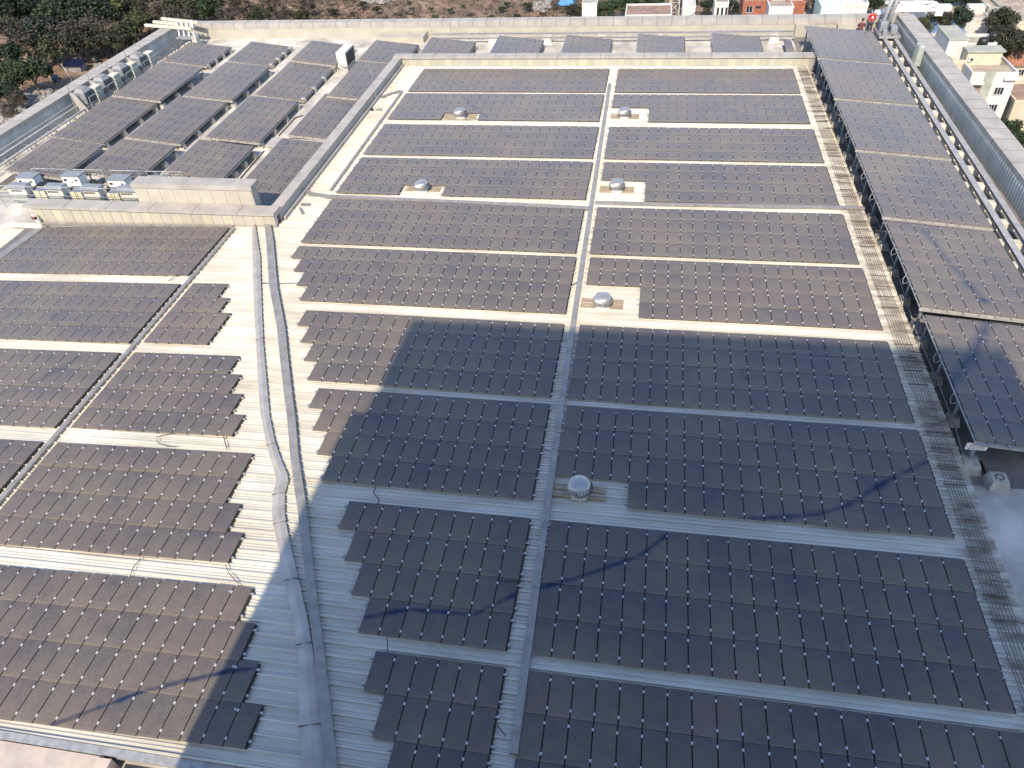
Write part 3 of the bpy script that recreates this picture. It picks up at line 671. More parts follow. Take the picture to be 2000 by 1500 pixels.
for i, (yb, zb_) in enumerate(((88.6, -.15), (87.3, -.35))):
    m = MB(); m.bar((-26.5, yb, zb_), (22.0, yb, zb_), .26, .06); m.bar((-26.5, yb, zb_ - .18), (22.0, yb, zb_ - .18), .06, .3)
    solo('track_rail', m, M['railpaint'], ['far', 'near'][i] + ' grey track rail running along the foot of the back parapet', 'rail', (-2, yb, zb_), 'maintenance track rails')
for i in range(6):
    x = -17.6 + i * 7.4; m = MB(); m.hexa([(x - .7, 86.6, ZD), (x + .7, 86.6, ZD), (x + .7, 89.2, ZD), (x - .7, 89.2, ZD)], [(x - .55, 86.8, -.5), (x + .55, 86.8, -.5), (x + .55, 89.0, -.5), (x - .55, 89.0, -.5)])
    solo('rail_block', m, M['sleeper'], f'pale concrete block under the back rails, {ORD[i]} from the left', 'concrete block', (x, 88, ZD), 'blocks under the back rails', bevel=.02)
# ------------------------------------------------------------ rails along the left parapet
for i, (dx, dz, r_) in enumerate(((1.1, .55, .05), (1.7, .35, .10), (2.55, .0, .13))):
    m = MB(); m.tube([(XL + dx, 88, dz), (XL + dx, 36, dz)], r_, 8)
    solo('guard_pipe', m, M['railpaint'], ['thin upper', 'middle', 'thickest lower'][i] + ' galvanised pipe running along the inside of the left parapet', 'pipe', (XL + dx, 62, dz), 'pipes along the left parapet', smooth=True)
for i in range(14):
    yy = 40 + i * 3.6; m = MB()
    for dx in (1.1, 1.7, 2.55): m.bar((XL + dx, yy, ZD), (XL + dx, yy, .5 if dx < 1.2 else (.3 if dx < 2 else -.1)), .07)
    m.bar((XL + 1.0, yy, -.35), (XL + 2.7, yy, -.35), .08)
    solo('pipe_stand', m, M['steel'], 'grey steel stand carrying the pipes along the left parapet', 'pipe stand', (XL + 1.8, yy, ZD), 'stands under the left parapet pipes')
for i, yy in enumerate((66.8, 60.6, 57.2, 53.4, 49.2, 46.5)):
    m = MB(); m.hexa([(-62.0, yy - .4, ZD), (-61.1, yy - .4, ZD), (-61.1, yy + .4, ZD), (-62.0, yy + .4, ZD)], [(-61.9, yy - .25, -.55), (-61.3, yy - .25, -.55), (-61.3, yy + .25, -.55), (-61.9, yy + .25, -.55)])
    solo('deck_block', m, M['pedestal'], f'cream concrete kerb block, {ORD[i]} from the condenser racks along the left deck edge', 'concrete block', (-61.5, yy, ZD), 'kerb blocks on the left deck', bevel=.03)

for i, (y0, y1) in enumerate(((38, 48), (49.5, 58.5))):
    m = MB(); m.box(-60.9, -60.5, y0, y1, ZD, -.55); m.box(-62.3, -60.9, y0, y1, ZD, -.85)
    solo('deck_kerb', m, M['sleeper'], ['nearer', 'farther'][i] + ' long cream kerb slab on the left deck beside the tables', 'kerb', (-61, y0, ZD), 'long kerb slabs', bevel=.03)
# ------------------------------------------------------------ condenser racks, left deck (4)
def railing(name, label, pts, h, group, z0=ZD, posts=True, mid=(.55,), r=.04):
    c = pts[0]; t = thing(name, label, 'railing', (c[0], c[1], z0), group)
    m = MB(); m.tube([(x, y, z0 + h) for x, y in pts], r, 6); m.build('top_rail', M['galv'], t)
    for f in mid: m = MB(); m.tube([(x, y, z0 + h * f) for x, y in pts], r * .8, 6); m.build('mid_rail', M['galv'], t)
    for a in pts: m = MB(); m.tube([(a[0], a[1], z0), (a[0], a[1], z0 + h)], r, 6); m.build('post', M['galv'], t)
    return t
for i, yc in enumerate((73.8, 69.6, 65.5, 61.5)):
    x0 = -62.9; od = ORD[i]
    t = thing('condenser_cabinet', f'grey round-shouldered condenser cabinet, {od} from the far left corner', 'air conditioner', (x0, yc, ZD), 'rooftop condenser cabinets')
    m = MB(); m.box(x0 - .5, x0 + .9, yc - .8, yc + .95, .25, 1.75); m.build('casing', M['steel'], t, bevel=.1)
    m = MB(); m.hexa([(x0 - .53, yc - .83, 1.5), (x0 + .93, yc - .83, 1.5), (x0 + .93, yc + .98, 1.5), (x0 - .53, yc + .98, 1.5)], [(x0 - .3, yc - .55, 2.05), (x0 + .6, yc - .55, 2.05), (x0 + .6, yc + .7, 2.05), (x0 - .3, yc + .7, 2.05)]); m.build('rounded_hood', M['tray'], t, bevel=.12)
    m = MB(); [m.box(x0 + .89, x0 + .94, yc - .65, yc + .8, .4 + k * .24, .52 + k * .24) for k in range(5)]; m.build_each('grille', M['dark'], t)
    m = MB(); m.box(x0 - .2, x0 + .75, yc - .55, yc + .7, -.75, .2); m.build('lower_duct', M['cream'], t, bevel=.06)
    m = MB(); [m.bar((x0 + a, yc + b, ZD), (x0 + a, yc + b, .25), .1) for a in (-.4, .8) for b in (-.7, .85)]; m.build_each('leg', M['steel'], t)
    yl = yc + 1.75
    t = thing('louvre_box', f'sage grey louvred box beyond a condenser cabinet, {od} from the far left corner', 'louvre box', (x0 + .5, yl, ZD), 'louvred boxes by the condensers')
    m = MB(); m.box(x0 + .1, x0 + 1.1, yl - .6, yl + .75, -.1, 1.6); m.build('casing', M['cream'], t, bevel=.04)
    m = MB(); [m.box(x0 + 1.08, x0 + 1.13, yl - .5, yl + .65, z_, z_ + .72) for z_ in (.0, .80)]; [m.box(x0 + .2, x0 + 1.0, yl - .62, yl - .59, z_, z_ + .72) for z_ in (.0, .80)]; m.build_each('louvre', M['sage'], t)
    m = MB(); [m.bar((x0 + a, yl + b, ZD), (x0 + a, yl + b, -.1), .1) for a in (.2, 1.0) for b in (-.5, .6)]; m.build_each('leg', M['steel'], t)
    yf = yc - 1.35
    t = thing('rack_fin', f'pale triangular steel fin between condenser racks, {od} from the far left corner', 'steel fin', (x0 + .6, yf, ZD), 'triangular fins between the condensers')
    m = MB(); m.hexa([(x0 - .4, yf, 1.9), (x0 - .1, yf, ZD), (x0 + 1.5, yf, ZD), (x0 + .1, yf, 1.7)], [(x0 - .4, yf + .18, 1.9), (x0 - .1, yf + .18, ZD), (x0 + 1.5, yf + .18, ZD), (x0 + .1, yf + .18, 1.7)]); m.build('plate', M['coping'], t)
    m = MB(); m.bar((x0 - .5, yf + .1, ZD), (x0 - .5, yf + .1, 2.6), .10); m.build('mast', M['galv'], t)
    railing('rack_railing', f'two-bar railing before the condenser rack, {od} from the far left corner', [(x0 + 1.7, yc - 1.2), (x0 + 1.7, yc + .5), (x0 + 1.7, yc + 2.6)], 2.4, 'railings of the condenser racks', mid=(.7, .4))

# ------------------------------------------------------------ equipment yard at the left (inverters, railings)
UX = [(105, 355, 158), (190, 352, 243), (200, 0, 0)]
for i, (u, v) in enumerate(((28, 372), (133, 364), (212, 374), (285, 375))):
    P = at(u, v, .2); x, y = P[0], 41.0
    x = at(u, v, .3)[0] if True else x
    od = ['leftmost', 'second from left', 'third from left', 'rightmost'][i]; zt = .95 if i == 1 else .68
    t = thing('inverter_cabinet', f'white inverter cabinet in the back line of the equipment yard, {od}', 'electrical cabinet', (x, y, ZD), 'white inverter cabinets')
    m = MB(); m.box(x - .95, x + .95, y, y + 1.1, zt - 1.35, zt); m.build('casing', M['white'], t, bevel=.04)
    m = MB(); m.box(x - 1.0, x + 1.0, y - .05, y + 1.2, zt, zt + .1); m.build('lid', M['steel'], t)
    m = MB(); m.box(x - .75, x - .42, y - .03, y + .01, zt - .42, zt - .22); m.box(x + .45, x + .7, y - .03, y + .01, zt - .42, zt - .26); m.box(x - .05, x + .18, y - .03, y + .01, zt - .6, zt - .54); m.box(x + .45, x + .8, y - .03, y + .01, zt - 1.15, zt - 1.0); m.build_each('vent_slot', M['black'], t)
    m = MB(); [m.bar((x + a, y + b, ZD), (x + a, y + b, zt - 1.35), .1) for a in (-.85, .85) for b in (.1, 1.0)]; m.build_each('leg', M['steel'], t)
for i, (u, v) in enumerate(((27, 380), (101, 380), (174, 381), (248, 382))):
    x, y = at(u, v, .2)[0], 39.1; od = ['leftmost', 'second from left', 'third from left', 'rightmost'][i]
    t = thing('vented_unit', f'grey-topped vented power unit in the front line of the equipment yard, {od}', 'power unit', (x, y, ZD), 'vented power units')
    m = MB(); m.box(x - 1.0, x + 1.0, y, y + 1.0, -.1, .6); m.build('casing', M['offwhite'], t, bevel=.05)
    m = MB(); m.hexa([(x - 1.03, y - .05, .55), (x + 1.03, y - .05, .55), (x + 1.03, y + 1.05, .55), (x - 1.03, y + 1.05, .55)], [(x - .95, y + .3, .8), (x + .95, y + .3, .8), (x + .95, y + 1.0, .8), (x - .95, y + 1.0, .8)]); m.build('hood', M['steel'], t, bevel=.02)
    m = MB(); [m.box(x - .55 + k * .24, x - .40 + k * .24, y - .03, y + .01, .25, .42) for k in range(5)]; m.build_each('vent_slot', M['black'], t)
    m = MB(); m.box(x - .9, x + .9, y - .02, y + .5, -.75, -.1); m.build('lower_box', M['sage'], t); m = MB(); m.bar((x - .9, y - .05, -.12), (x + .9, y - .05, -.12), .06); m.bar((x - .9, y - .05, -.8), (x + .9, y - .05, -.8), .06); m.build('frame', M['galv'], t)
    x2 = x + 2.55
    t = thing('louvre_panel_box', f'pale cream two-panel box in the front line of the equipment yard, {od}', 'equipment box', (x2, y, ZD), 'cream panel boxes')
    m = MB(); m.box(x2 - .65, x2 + .65, y - .1, y + .7, ZD, .45); m.build('casing', M['steel'], t, bevel=.03)
    m = MB(); m.box(x2 - .62, x2 + .62, y - .16, y - .09, -.22, .42); m.box(x2 - .62, x2 + .62, y - .16, y - .09, -.98, -.30); m.build_each('front_panel', M['louvre'], t)
    m = MB(); xx = x + 1.5
    m.box(xx - 1.0, xx + .4, y + 1.6, y + 2.6, ZD, .0); solo('dark_battery_box', m, M['black'], f'low dark box standing behind the cream panel box, {od} in the equipment yard', 'equipment box', (xx, y + 2, ZD), 'dark boxes in the yard', bevel=.03)
for i in range(4):
    x = at(27 + 73.7 * i, 381, .2)[0]
    railing('yard_railing', f'galvanised railing in front of the equipment yard, bay {["at the left end", "second from left", "third from left", "next to the screen wall"][i]}', [(x - 1.5, 38.4), (x + 3.1, 38.4)], 2.3, 'front railings of the yard', mid=(.45, .62))
    railing('yard_railing', f'galvanised railing behind the white cabinets, bay {["at the left end", "second from left", "third from left", "next to the screen wall"][i]}', [(x - .4, 42.3), (x + 4.3, 42.3)], 2.2, 'back railings of the yard', mid=())
m = MB(); [m.bar((-60, 40.4 + k * .7, ZD + .08), (-41, 40.4 + k * .7, ZD + .08), .16, .1) for k in range(5)]
solo('yard_cable_ladder', m, M['steel'], 'dark steel grating lying on the deck of the equipment yard', 'grating', (-50, 42, ZD))
# things at the left end of the near low parapet
P = at(45, 462, -.3); x, y = P[0], 34.4
t = thing('fire_hose_point', 'white post with red valve at the left end of the near low parapet', 'hose point', (x, y, -.6))
m = MB(); m.tube([(x, y, -.6), (x - .3, y, .6)], .12, 8); m.build('stand', M['white'], t); m = MB(); m.tube([(x - .4, y - .1, .25), (x - .05, y - .1, .25)], .14, 10); m.build('valve', M['maroon'], t)
m = MB(); m.tube([(x - 2.5, y - .6, -.35), (x - .3, y - .6, -.35), (x + .6, y - .5, -.35)], [.16, .18, .3], 10); m.build('pipe', M['offwhite'], t, smooth=True)

# ------------------------------------------------------------ odd items on the decks
P = at(674, 131, .2); x, y = P[0], P[1]
t = thing('outdoor_air_conditioner', 'white outdoor air conditioner standing at the corner of two raised left tables', 'air conditioner', (x, y, ZD))
m = MB(); m.box(x - .9, x + .35, y - .1, y + 3.2, .1, 2.0); m.build('casing', M['offwhite'], t, bevel=.08)
m = MB(); m.box(x + .34, x + .39, y + .15, y + 3.0, .3, 1.75); m.build('fan_grille', M['black'], t)
m = MB(); m.box(x - .8, x + .3, y, y + 3.1, ZD, .1); m.build('plinth', M['pedestal'], t)
m = MB(); m.tube([(x - .9, y - .12, 1.0), (x - .6, y - .2, .5), (x, y - .2, .2), (x + .3, y - .14, .3)], .035, 6); m.build('hose', M['black'], t)
A = at(517, 284, -.1); C_ = at(588, 263, -.1)
t = thing('concrete_slab_bench', 'low cream concrete slab on two feet between the third and nearest table rows', 'concrete slab', (A[0] + 1.8, A[1] + 1.2, ZD))
m = MB(); m.box(A[0], A[0] + 6.2, A[1], A[1] + 2.0, -.32, -.10); m.build('slab', M['coping'], t, bevel=.03)
m = MB(); m.box(A[0] + .3, A[0] + .9, A[1] + .1, A[1] + 1.8, ZD, -.32); m.build('foot', M['pedestal'], t); m = MB(); m.box(A[0] + 5.0, A[0] + 5.6, A[1] + .1, A[1] + 1.8, ZD, -.32); m.build('foot', M['pedestal'], t)
def dline(pts, wd, lab, mt='cable', z=ZD):
    m = MB(); P = [at(u, v, z) for u, v in pts]
    for a, b in zip(P, P[1:]): m.bar((a[0], a[1], z + .05), (b[0], b[1], z + .05), wd, .1)
    solo('deck_pipe', m, M[mt], lab, 'pipe', P[0], 'pipes on the decks')
dline([(592, 226), (577, 231), (545, 266)], .1, 'bent black pipe on the left deck beside the third table row')
dline([(516, 296), (468, 352)], .1, 'straight black pipe on the left deck beside the nearest table row')
m = MB(); pts = [(1600, 146), (1618, 190), (1640, 245), (1668, 318), (1695, 385), (1730, 470), (1760, 555), (1790, 650), (1832, 745), (1868, 840), (1884, 902)]
m.tube([tuple(at(u, v, -.62)) for u, v in pts], .045, 6); solo('edge_pipe', m, M['galv'], 'long thin galvanised pipe along the foot of the right roof eave', 'pipe', at(1790, 650, -.6), smooth=True)
# sign board on its post, loose blocks
P = at(1908, 872, .55); x, y = P[0], P[1]
t = thing('notice_board', 'small white notice board with faint red lettering at the near table corner', 'sign', (x, y, ZD))
m = MB(); m.box(x - .55, x + .55, y - .03, y + .03, .28, .78); pl_ = m.build('plate', M['white'], t, bevel=.02)
m = MB()
for r_ in range(3):
    for k in range(5): m.box(x - .38 + k * .165, x - .38 + k * .165 + .10, y - .05, y - .032, .62 - r_ * .12, .67 - r_ * .12)
o = m.build('lettering', M['redtext'], t); o.parent = pl_; o.location = (0, 0, 0)
m = MB(); m.tube([(x, y + .12, ZD + .5), (x, y + .12, .5)], .1, 10); m.build('post', M['steel'], t)
for i, (u, v, lab, s_) in enumerate(((1948, 940, 'loose grey concrete block with bolt stubs lying on the stained near deck', .55), (1893, 908, 'concrete pedestal block at the foot of the notice board post', .55))):
    P = at(u, v, ZD + .3); m = MB(); a = s_
    m.hexa([(P[0] - a, P[1] - a, ZD), (P[0] + a, P[1] - a, ZD), (P[0] + a, P[1] + a, ZD), (P[0] - a, P[1] + a, ZD)], [(P[0] - a * .72, P[1] - a * .72, ZD + .62), (P[0] + a * .72, P[1] - a * .72, ZD + .62), (P[0] + a * .72, P[1] + a * .72, ZD + .62), (P[0] - a * .72, P[1] + a * .72, ZD + .62)])
    if i == 0:
        m.k = 1
        for q in range(7): aa = q * .9; m.box(P[0] + .2 * math.cos(aa) - .03, P[0] + .2 * math.cos(aa) + .03, P[1] + .2 * math.sin(aa) - .03, P[1] + .2 * math.sin(aa) + .03, ZD + .62, ZD + .68)
    solo('concrete_block', m, [M['pedestal'], M['cable']], lab, 'concrete block', (P[0], P[1], ZD), 'loose concrete blocks')
m = MB(); m.bar(tuple(at(1915, 900, ZD + .1)), tuple(at(1926, 928, ZD + .1)), .1); solo('deck_rod', m, M['cable'], 'short dark rod lying beside the notice board block', 'rod', at(1920, 915, ZD))
# lightning masts
for u, v, h, lab in ((735, 192, 4.6, 'thin whip antenna rising from the oblique low parapet'), (334, 62, 3.4, 'thin lightning rod at the far left corner of the building'), (1393, 27, 2.4, 'small lightning rod on the back parapet coping')):
    P = at(u, v, .95); m = MB(); m.tube([(P[0], P[1], .9), (P[0] - .15, P[1], .9 + h)], [.035, .015], 5); solo('lightning_rod', m, M['galv'], lab, 'lightning rod', (P[0], P[1], .9), 'lightning rods')
P = at(727, 216, -.1); m = MB(); m.tube([(P[0], P[1], -.15), (P[0], P[1], .15)], .14, 10); solo('pipe_stub', m, M['black'], 'black pipe stub beside the oblique low parapet near the second array', 'pipe stub', (P[0], P[1], -.15))
P = at(740, 214, -.1); m = MB(); m.tube([(P[0], P[1], -.15), (P[0], P[1], .6)], .03, 6); m.box(P[0] - .35, P[0] + .35, P[1] - .2, P[1] + .2, -.15, -.05); solo('rod_stand', m, M['galv'], 'short upright rod on a base plate beside the oblique parapet', 'rod', (P[0], P[1], -.15))
A = at(586, 407, -.1); m = MB(); m.bar((A[0], A[1], -.05), (A[0] + .7, A[1] - 1.1, -.02), .2, .1); solo('loose_angle', m, M['tray'], 'grey metal angle leaning at the near end of the oblique parapet', 'metal angle', (A[0], A[1], -.1))
A = at(597, 399, -.1); m = MB(); m.box(A[0] - .45, A[0] + .45, A[1] - .2, A[1] + .2, -.13, -.09); solo('loose_plate', m, M['tray'], 'small grey plate lying on the ribs near the oblique parapet', 'metal plate', (A[0], A[1], -.1))
P = at(1825, 128, -.3)
t = thing('duct_hood', 'tall grey-green duct hood standing against the inner face of the right parapet', 'duct', (P[0], P[1], ZD)); x, y = 33.95, at(1775, 120, 0)[1]
m = MB(); m.box(x - .35, x + .35, y - .8, y + .8, -.4, 1.9); m.build('casing', M['sage'], t, bevel=.12); m = MB(); m.box(x - .36, x - .33, y - .6, y + .6, -.2, 1.7); m.build('front_panel', M['louvre'], t); m = MB(); m.bar((x, y, ZD), (x, y, -.4), .25); m.build_each('leg', M['black'], t)

# ------------------------------------------------------------ facade access gantries at the two far corners
t = thing('access_gantry', 'galvanised facade access gantry with two tall leaning masts at the far right corner', 'gantry', (33.0, 87, ZD))
g0 = Vector((32.9, 86.2, .1))
m = MB(); m.box(31.5, 34.0, 84.6, 88.2, -.0, .28); [m.bar((31.6 + a, 84.7, .3), (31.6 + a, 88.0, .3), .14) for a in (0, .6, 1.2, 1.8, 2.3)]; m.build('carriage', M['galv'], t)
for a in (31.75, 33.05):
    for b in (85.0, 87.8): m = MB(); m.tube([(a - .14, b, -.0 + .1), (a + .14, b, .1)], .26, 12); m.build('wheel', M['dark'], t)
m = MB(); m.box(31.7, 32.6, 86.0, 87.2, .3, 1.5); m.box(32.9, 33.7, 85.4, 86.6, .3, 1.1); m.box(31.9, 32.4, 85.0, 85.6, .3, .9); m.build('winch_box', M['steel'], t, bevel=.05)
for (u0, v0, u1, v1) in ((1718, 62, 1741, -22), (1731, 56, 1754, -22)):
    a = at(u0, v0, .3); b = at(u1, v1, 6.0); b = Vector((a[0] + 1.2, a[1] + 1.4, 6.6)); m = MB(); m.tube([tuple(a), tuple(b)], .26, 12); m.build('mast', M['galv'], t, smooth=True)
    c = a.lerp(b, .45); m = MB(); m.tube([tuple(c - Vector((.42, 0, 0))), tuple(c + Vector((.42, 0, 0)))], .12, 8); m.build('pin', M['black'], t)
for k in range(4):
    m = MB(); m.bar((33.2, 86.2 + k * .45, .5 + .35 * k), (33.4 + .5 * k, 92.5, 1.6 + .3 * k), .12); m.build('brace', M['galv'], t)
for a_, b_ in (((31.8, 91.9, 1.15), (39.9, 92.3, 1.2)), ((34.2, 95.8, 1.2), (40.1, 95.4, 1.25)), ((32.2, 90.4, 1.3), (40.0, 94.0, 1.25))):
    m = MB(); m.bar(a_, b_, .34, .3); m.build('jib_beam', M['white'], t)
for k in range(5):
    m = MB(); m.bar((32.6 + k * .5, 91.2 + k * .2, 1.25), (35.6 + k * 1.05, 95.6, 1.25), .2); m.build('jib_brace', M['white'], t)
m = MB(); m.box(39.6, 40.5, 92.0, 95.6, .5, 1.3); m.build('jib_head', M['white'], t)
t = thing('red_hoist', 'red and dark hoist hanging above the person in the red jacket', 'hoist', (31.4, 90.6, 4.0))
m = MB(); m.tube([(31.4, 90.6, 4.1), (31.4, 90.6, 4.9), (31.4, 90.6, 5.9)], [.12, .3, .28], 10); m.build('body', M['red'], t, smooth=True); m = MB(); m.tube([(31.4, 90.6, 3.6), (31.4, 90.6, 4.15)], [.04, .2], 8); m.build('hook', M['jeans'], t)
m = MB(); m.tube([(31.4, 90.6, 5.8), (31.9, 91.5, 9.0)], .04, 6); m.build('rope', M['steel'], t)
m = MB(); m.box(28.0, 31.6, 86.2, 89.2, -.52, -.40)
for a in (28.2, 31.4):
    for b in (86.4, 89.0): m.bar((a, b, ZD), (a, b, -.52), .1)
solo('work_platform', m, M['steel'], 'low steel working platform the two people use behind the last raised table', 'platform', (30.6, 87.6, ZD))

t = thing('access_gantry', 'pale facade access gantry with beams overhanging the far left corner', 'gantry', (-62.6, 86.6, ZD))
m = MB(); m.box(-63.9, -60.9, 85.2, 87.0, .2, .55); m.build('carriage', M['steel'], t, bevel=.05)
for k in range(3):
    m = MB(); m.bar((-61.3, 86.0 + k * 1.1, 1.5 + .1 * k), (-69.2 + k * .7, 87.2 + k * 1.2, 1.7 + .1 * k), .38, .34); m.build('jib_beam', M['cream'], t)
for k in range(4):
    m = MB(); m.bar((-63.4 + k * .75, 85.8, .5), (-64.0 + k * .8, 87.2, 2.3), .2); m.build('strut', M['galv'], t)
m = MB(); m.hexa([(-60.9, 84.2, ZD), (-59.9, 84.2, ZD), (-59.9, 85.4, ZD), (-60.9, 85.4, ZD)], [(-60.8, 84.5, .9), (-60.2, 84.5, .9), (-60.2, 85.2, .9), (-60.8, 85.2, .9)]); m.build('counterweight', M['pedestal'], t)
for k in range(3):
    yy = 82.9 - k * 1.4; m = MB(); m.hexa([(-62.5, yy - .4, ZD), (-61.7, yy - .4, ZD), (-61.7, yy + .4, ZD), (-62.5, yy + .4, ZD)], [(-62.4, yy - .25, -.2), (-61.9, yy - .25, -.2), (-61.9, yy + .25, -.2), (-62.4, yy + .25, -.2)])
    if k < 1: solo('counter_block', m, M['pedestal'], 'white concrete block on the deck below the far left gantry', 'concrete block', (-62.1, yy, ZD))

# ------------------------------------------------------------ people
def skin_body(name, joints, edges, mt, parent, sub=2):
    me = bpy.data.meshes.new(name); o = WL[parent.name]
    me.from_pydata([tuple(Vector(j[0]) - o) for j in joints], edges, []); ob = link(name, me, parent)
    sk = ob.modifiers.new('skin', 'SKIN'); 
    for i, j in enumerate(joints): me.skin_vertices[0].data[i].radius = (j[1], j[2] if len(j) > 2 else j[1])
    me.skin_vertices[0].data[0].use_root = True
    ss = ob.modifiers.new('sub', 'SUBSURF'); ss.levels = sub; ss.render_levels = sub
    dg = bpy.context.evaluated_depsgraph_get(); new = bpy.data.meshes.new_from_object(ob.evaluated_get(dg)); ob.modifiers.clear(); ob.data = new
    new.materials.clear(); new.materials.append(mt); new.polygons.foreach_set('use_smooth', [True] * len(new.polygons)); return ob
def hand(parent, w_, d, side, mt):
    w_ = Vector(w_); d = Vector(d).normalized(); sd_ = Vector(side).normalized()
    J = [(w_, .045, .03), (w_ + d * .09, .06, .025)]; E = [(0, 1)]
    for k in range(4):
        b = w_ + d * .15 + sd_ * (k - 1.5) * .036; n = len(J); ln = (.10, .12, .115, .09)[k]
        J += [(b, .017), (b + d * ln * .6, .015), (b + d * ln + Vector((0, .03, 0)), .012)]; E += [(1, n), (n, n + 1), (n + 1, n + 2)]
    n = len(J); J += [(w_ + d * .06 - sd_ * .07, .02), (w_ + d * .13 - sd_ * .10, .016)]; E += [(1, n), (n, n + 1)]
    return skin_body('hand', J, E, mt, parent, 1)
px, py, pz = 31.0, 88.0, -.40
t = thing('person', 'person in red jacket with white back print and dark trousers, standing with back turned', 'person', (px, py, pz))
V3 = lambda a, b, c: (px + a, py + b, pz + c)
J = [(V3(0, 0, 1.45), .22, .17), (V3(0, 0, 1.75), .20, .15), (V3(0, .02, 2.1), .25, .16), (V3(0, .03, 2.32), .16, .12), (V3(0, .05, 2.46), .085, .085), (V3(0, .07, 2.62), .12, .14), (V3(0, .07, 2.76), .115, .13),
     (V3(-.27, .02, 2.27), .11), (V3(-.36, 0, 1.85), .085), (V3(-.36, .10, 1.5), .065), (V3(.27, .02, 2.27), .11), (V3(.37, 0, 1.85), .085), (V3(.36, .12, 1.5), .065),
     (V3(-.14, 0, 1.35), .15), (V3(-.17, .02, .78), .10), (V3(-.19, -.02, .14), .065), (V3(-.19, .18, .05), .06), (V3(.14, 0, 1.35), .15), (V3(.18, .02, .78), .10), (V3(.20, -.02, .14), .065), (V3(.20, .18, .05), .06)]
E_ = [(0, 1), (1, 2), (2, 3), (3, 4), (4, 5), (5, 6), (3, 7), (7, 8), (8, 9), (3, 10), (10, 11), (11, 12), (0, 13), (13, 14), (14, 15), (15, 16), (0, 17), (17, 18), (18, 19), (19, 20)]
skin_body('body', J, E_, M['skin'], t)
skin_body('jacket', [(V3(0, 0, 1.36), .27, .21), (V3(0, 0, 1.75), .25, .19), (V3(0, .02, 2.12), .29, .20), (V3(0, .03, 2.34), .17, .14), (V3(-.28, .02, 2.26), .145), (V3(-.38, 0, 1.85), .12), (V3(-.38, .09, 1.56), .10), (V3(.28, .02, 2.26), .145), (V3(.39, 0, 1.85), .12), (V3(.38, .11, 1.56), .10)], [(0, 1), (1, 2), (2, 3), (3, 4), (4, 5), (5, 6), (3, 7), (7, 8), (8, 9)], M['red'], t)
skin_body('trousers', [(V3(0, 0, 1.36), .22, .18), (V3(-.14, 0, 1.25), .17), (V3(-.17, .02, .78), .125), (V3(-.19, -.02, .14), .10), (V3(.14, 0, 1.25), .17), (V3(.18, .02, .78), .125), (V3(.20, -.02, .14), .10)], [(0, 1), (1, 2), (2, 3), (0, 4), (4, 5), (5, 6)], M['jeans'], t)
m = MB(); m.lathe([(.0, -.14), (.11, -.10), (.155, .0), (.15, .09), (.09, .16), (0, .18)], V3(0, .045, 2.74), 14); m.build('hair', M['hair'], t, smooth=True)
m = MB(); m.box(px - .16, px + .16, py - .235, py - .205, pz + 1.93, pz + 1.98); m.box(px - .12, px + .12, py - .235, py - .205, pz + 1.86, pz + 1.90); m.hexa([(px - .1, py - .235, pz + 2.02), (px + .1, py - .235, pz + 2.02), (px + .0, py - .235, pz + 2.2)], [(px - .1, py - .205, pz + 2.02), (px + .1, py - .205, pz + 2.02), (px, py - .205, pz + 2.2)]); m.build('back_print', M['print'], t)
hand(t, V3(-.36, .12, 1.46), (0, .15, -1), (0, 1, 0), M['skin']); hand(t, V3(.36, .14, 1.46), (0, .15, -1), (0, 1, 0), M['skin'])
for a in (-.19, .20): m = MB(); m.tube([V3(a, -.08, .06), V3(a, .10, .06), V3(a, .26, .05)], [.08, .09, .06], 8); m.build('shoe', M['black'], t, smooth=True)
px, py, pz = 29.9, 87.6, -.40
V3 = lambda a, b, c: (px + a, py + b, pz + c)
t = thing('person', 'person in a maroon shirt crouching beside the standing person, back to us', 'person', (px, py, pz))
J = [(V3(0, 0, .42), .24, .2), (V3(0, .06, .75), .22, .17), (V3(.02, .16, 1.12), .25, .17), (V3(.03, .22, 1.32), .15, .12), (V3(.04, .28, 1.44), .085), (V3(.05, .34, 1.58), .12, .14), (V3(.05, .35, 1.70), .11, .13),
     (V3(-.25, .18, 1.24), .11), (V3(-.40, .42, .92), .085), (V3(-.30, .75, .85), .06), (V3(.28, .18, 1.24), .11), (V3(.42, .42, .92), .085), (V3(.30, .75, .82), .06),
     (V3(-.17, .05, .36), .16), (V3(-.32, .62, .62), .11), (V3(-.30, .42, .10), .07), (V3(-.32, .66, .05), .06), (V3(.17, .05, .36), .16), (V3(.32, .62, .60), .11), (V3(.28, .42, .10), .07), (V3(.30, .66, .05), .06)]
skin_body('body', J, E_, M['skin'], t)
skin_body('shirt', [(V3(0, 0, .40), .28, .24), (V3(0, .06, .75), .27, .21), (V3(.02, .16, 1.12), .29, .21), (V3(.03, .21, 1.32), .16, .14), (V3(-.26, .18, 1.24), .14), (V3(-.41, .42, .94), .12), (V3(.29, .18, 1.24), .14), (V3(.43, .42, .94), .12)], [(0, 1), (1, 2), (2, 3), (3, 4), (4, 5), (3, 6), (6, 7)], M['maroon'], t)
skin_body('trousers', [(V3(0, .03, .34), .25, .2), (V3(-.18, .1, .36), .19), (V3(-.32, .62, .60), .14), (V3(-.30, .44, .16), .11), (V3(.18, .1, .36), .19), (V3(.32, .62, .58), .14), (V3(.28, .44, .16), .11)], [(0, 1), (1, 2), (2, 3), (0, 4), (4, 5), (5, 6)], M['jeans'], t)
m = MB(); m.lathe([(.0, -.14), (.11, -.10), (.155, .0), (.15, .09), (.09, .16), (0, .18)], V3(.05, .32, 1.69), 14); m.build('hair', M['hair'], t, smooth=True)
hand(t, V3(-.29, .78, .84), (.5, .8, -.1), (0, 0, 1), M['skin']); hand(t, V3(.29, .78, .81), (-.5, .8, -.1), (0, 0, 1), M['skin'])

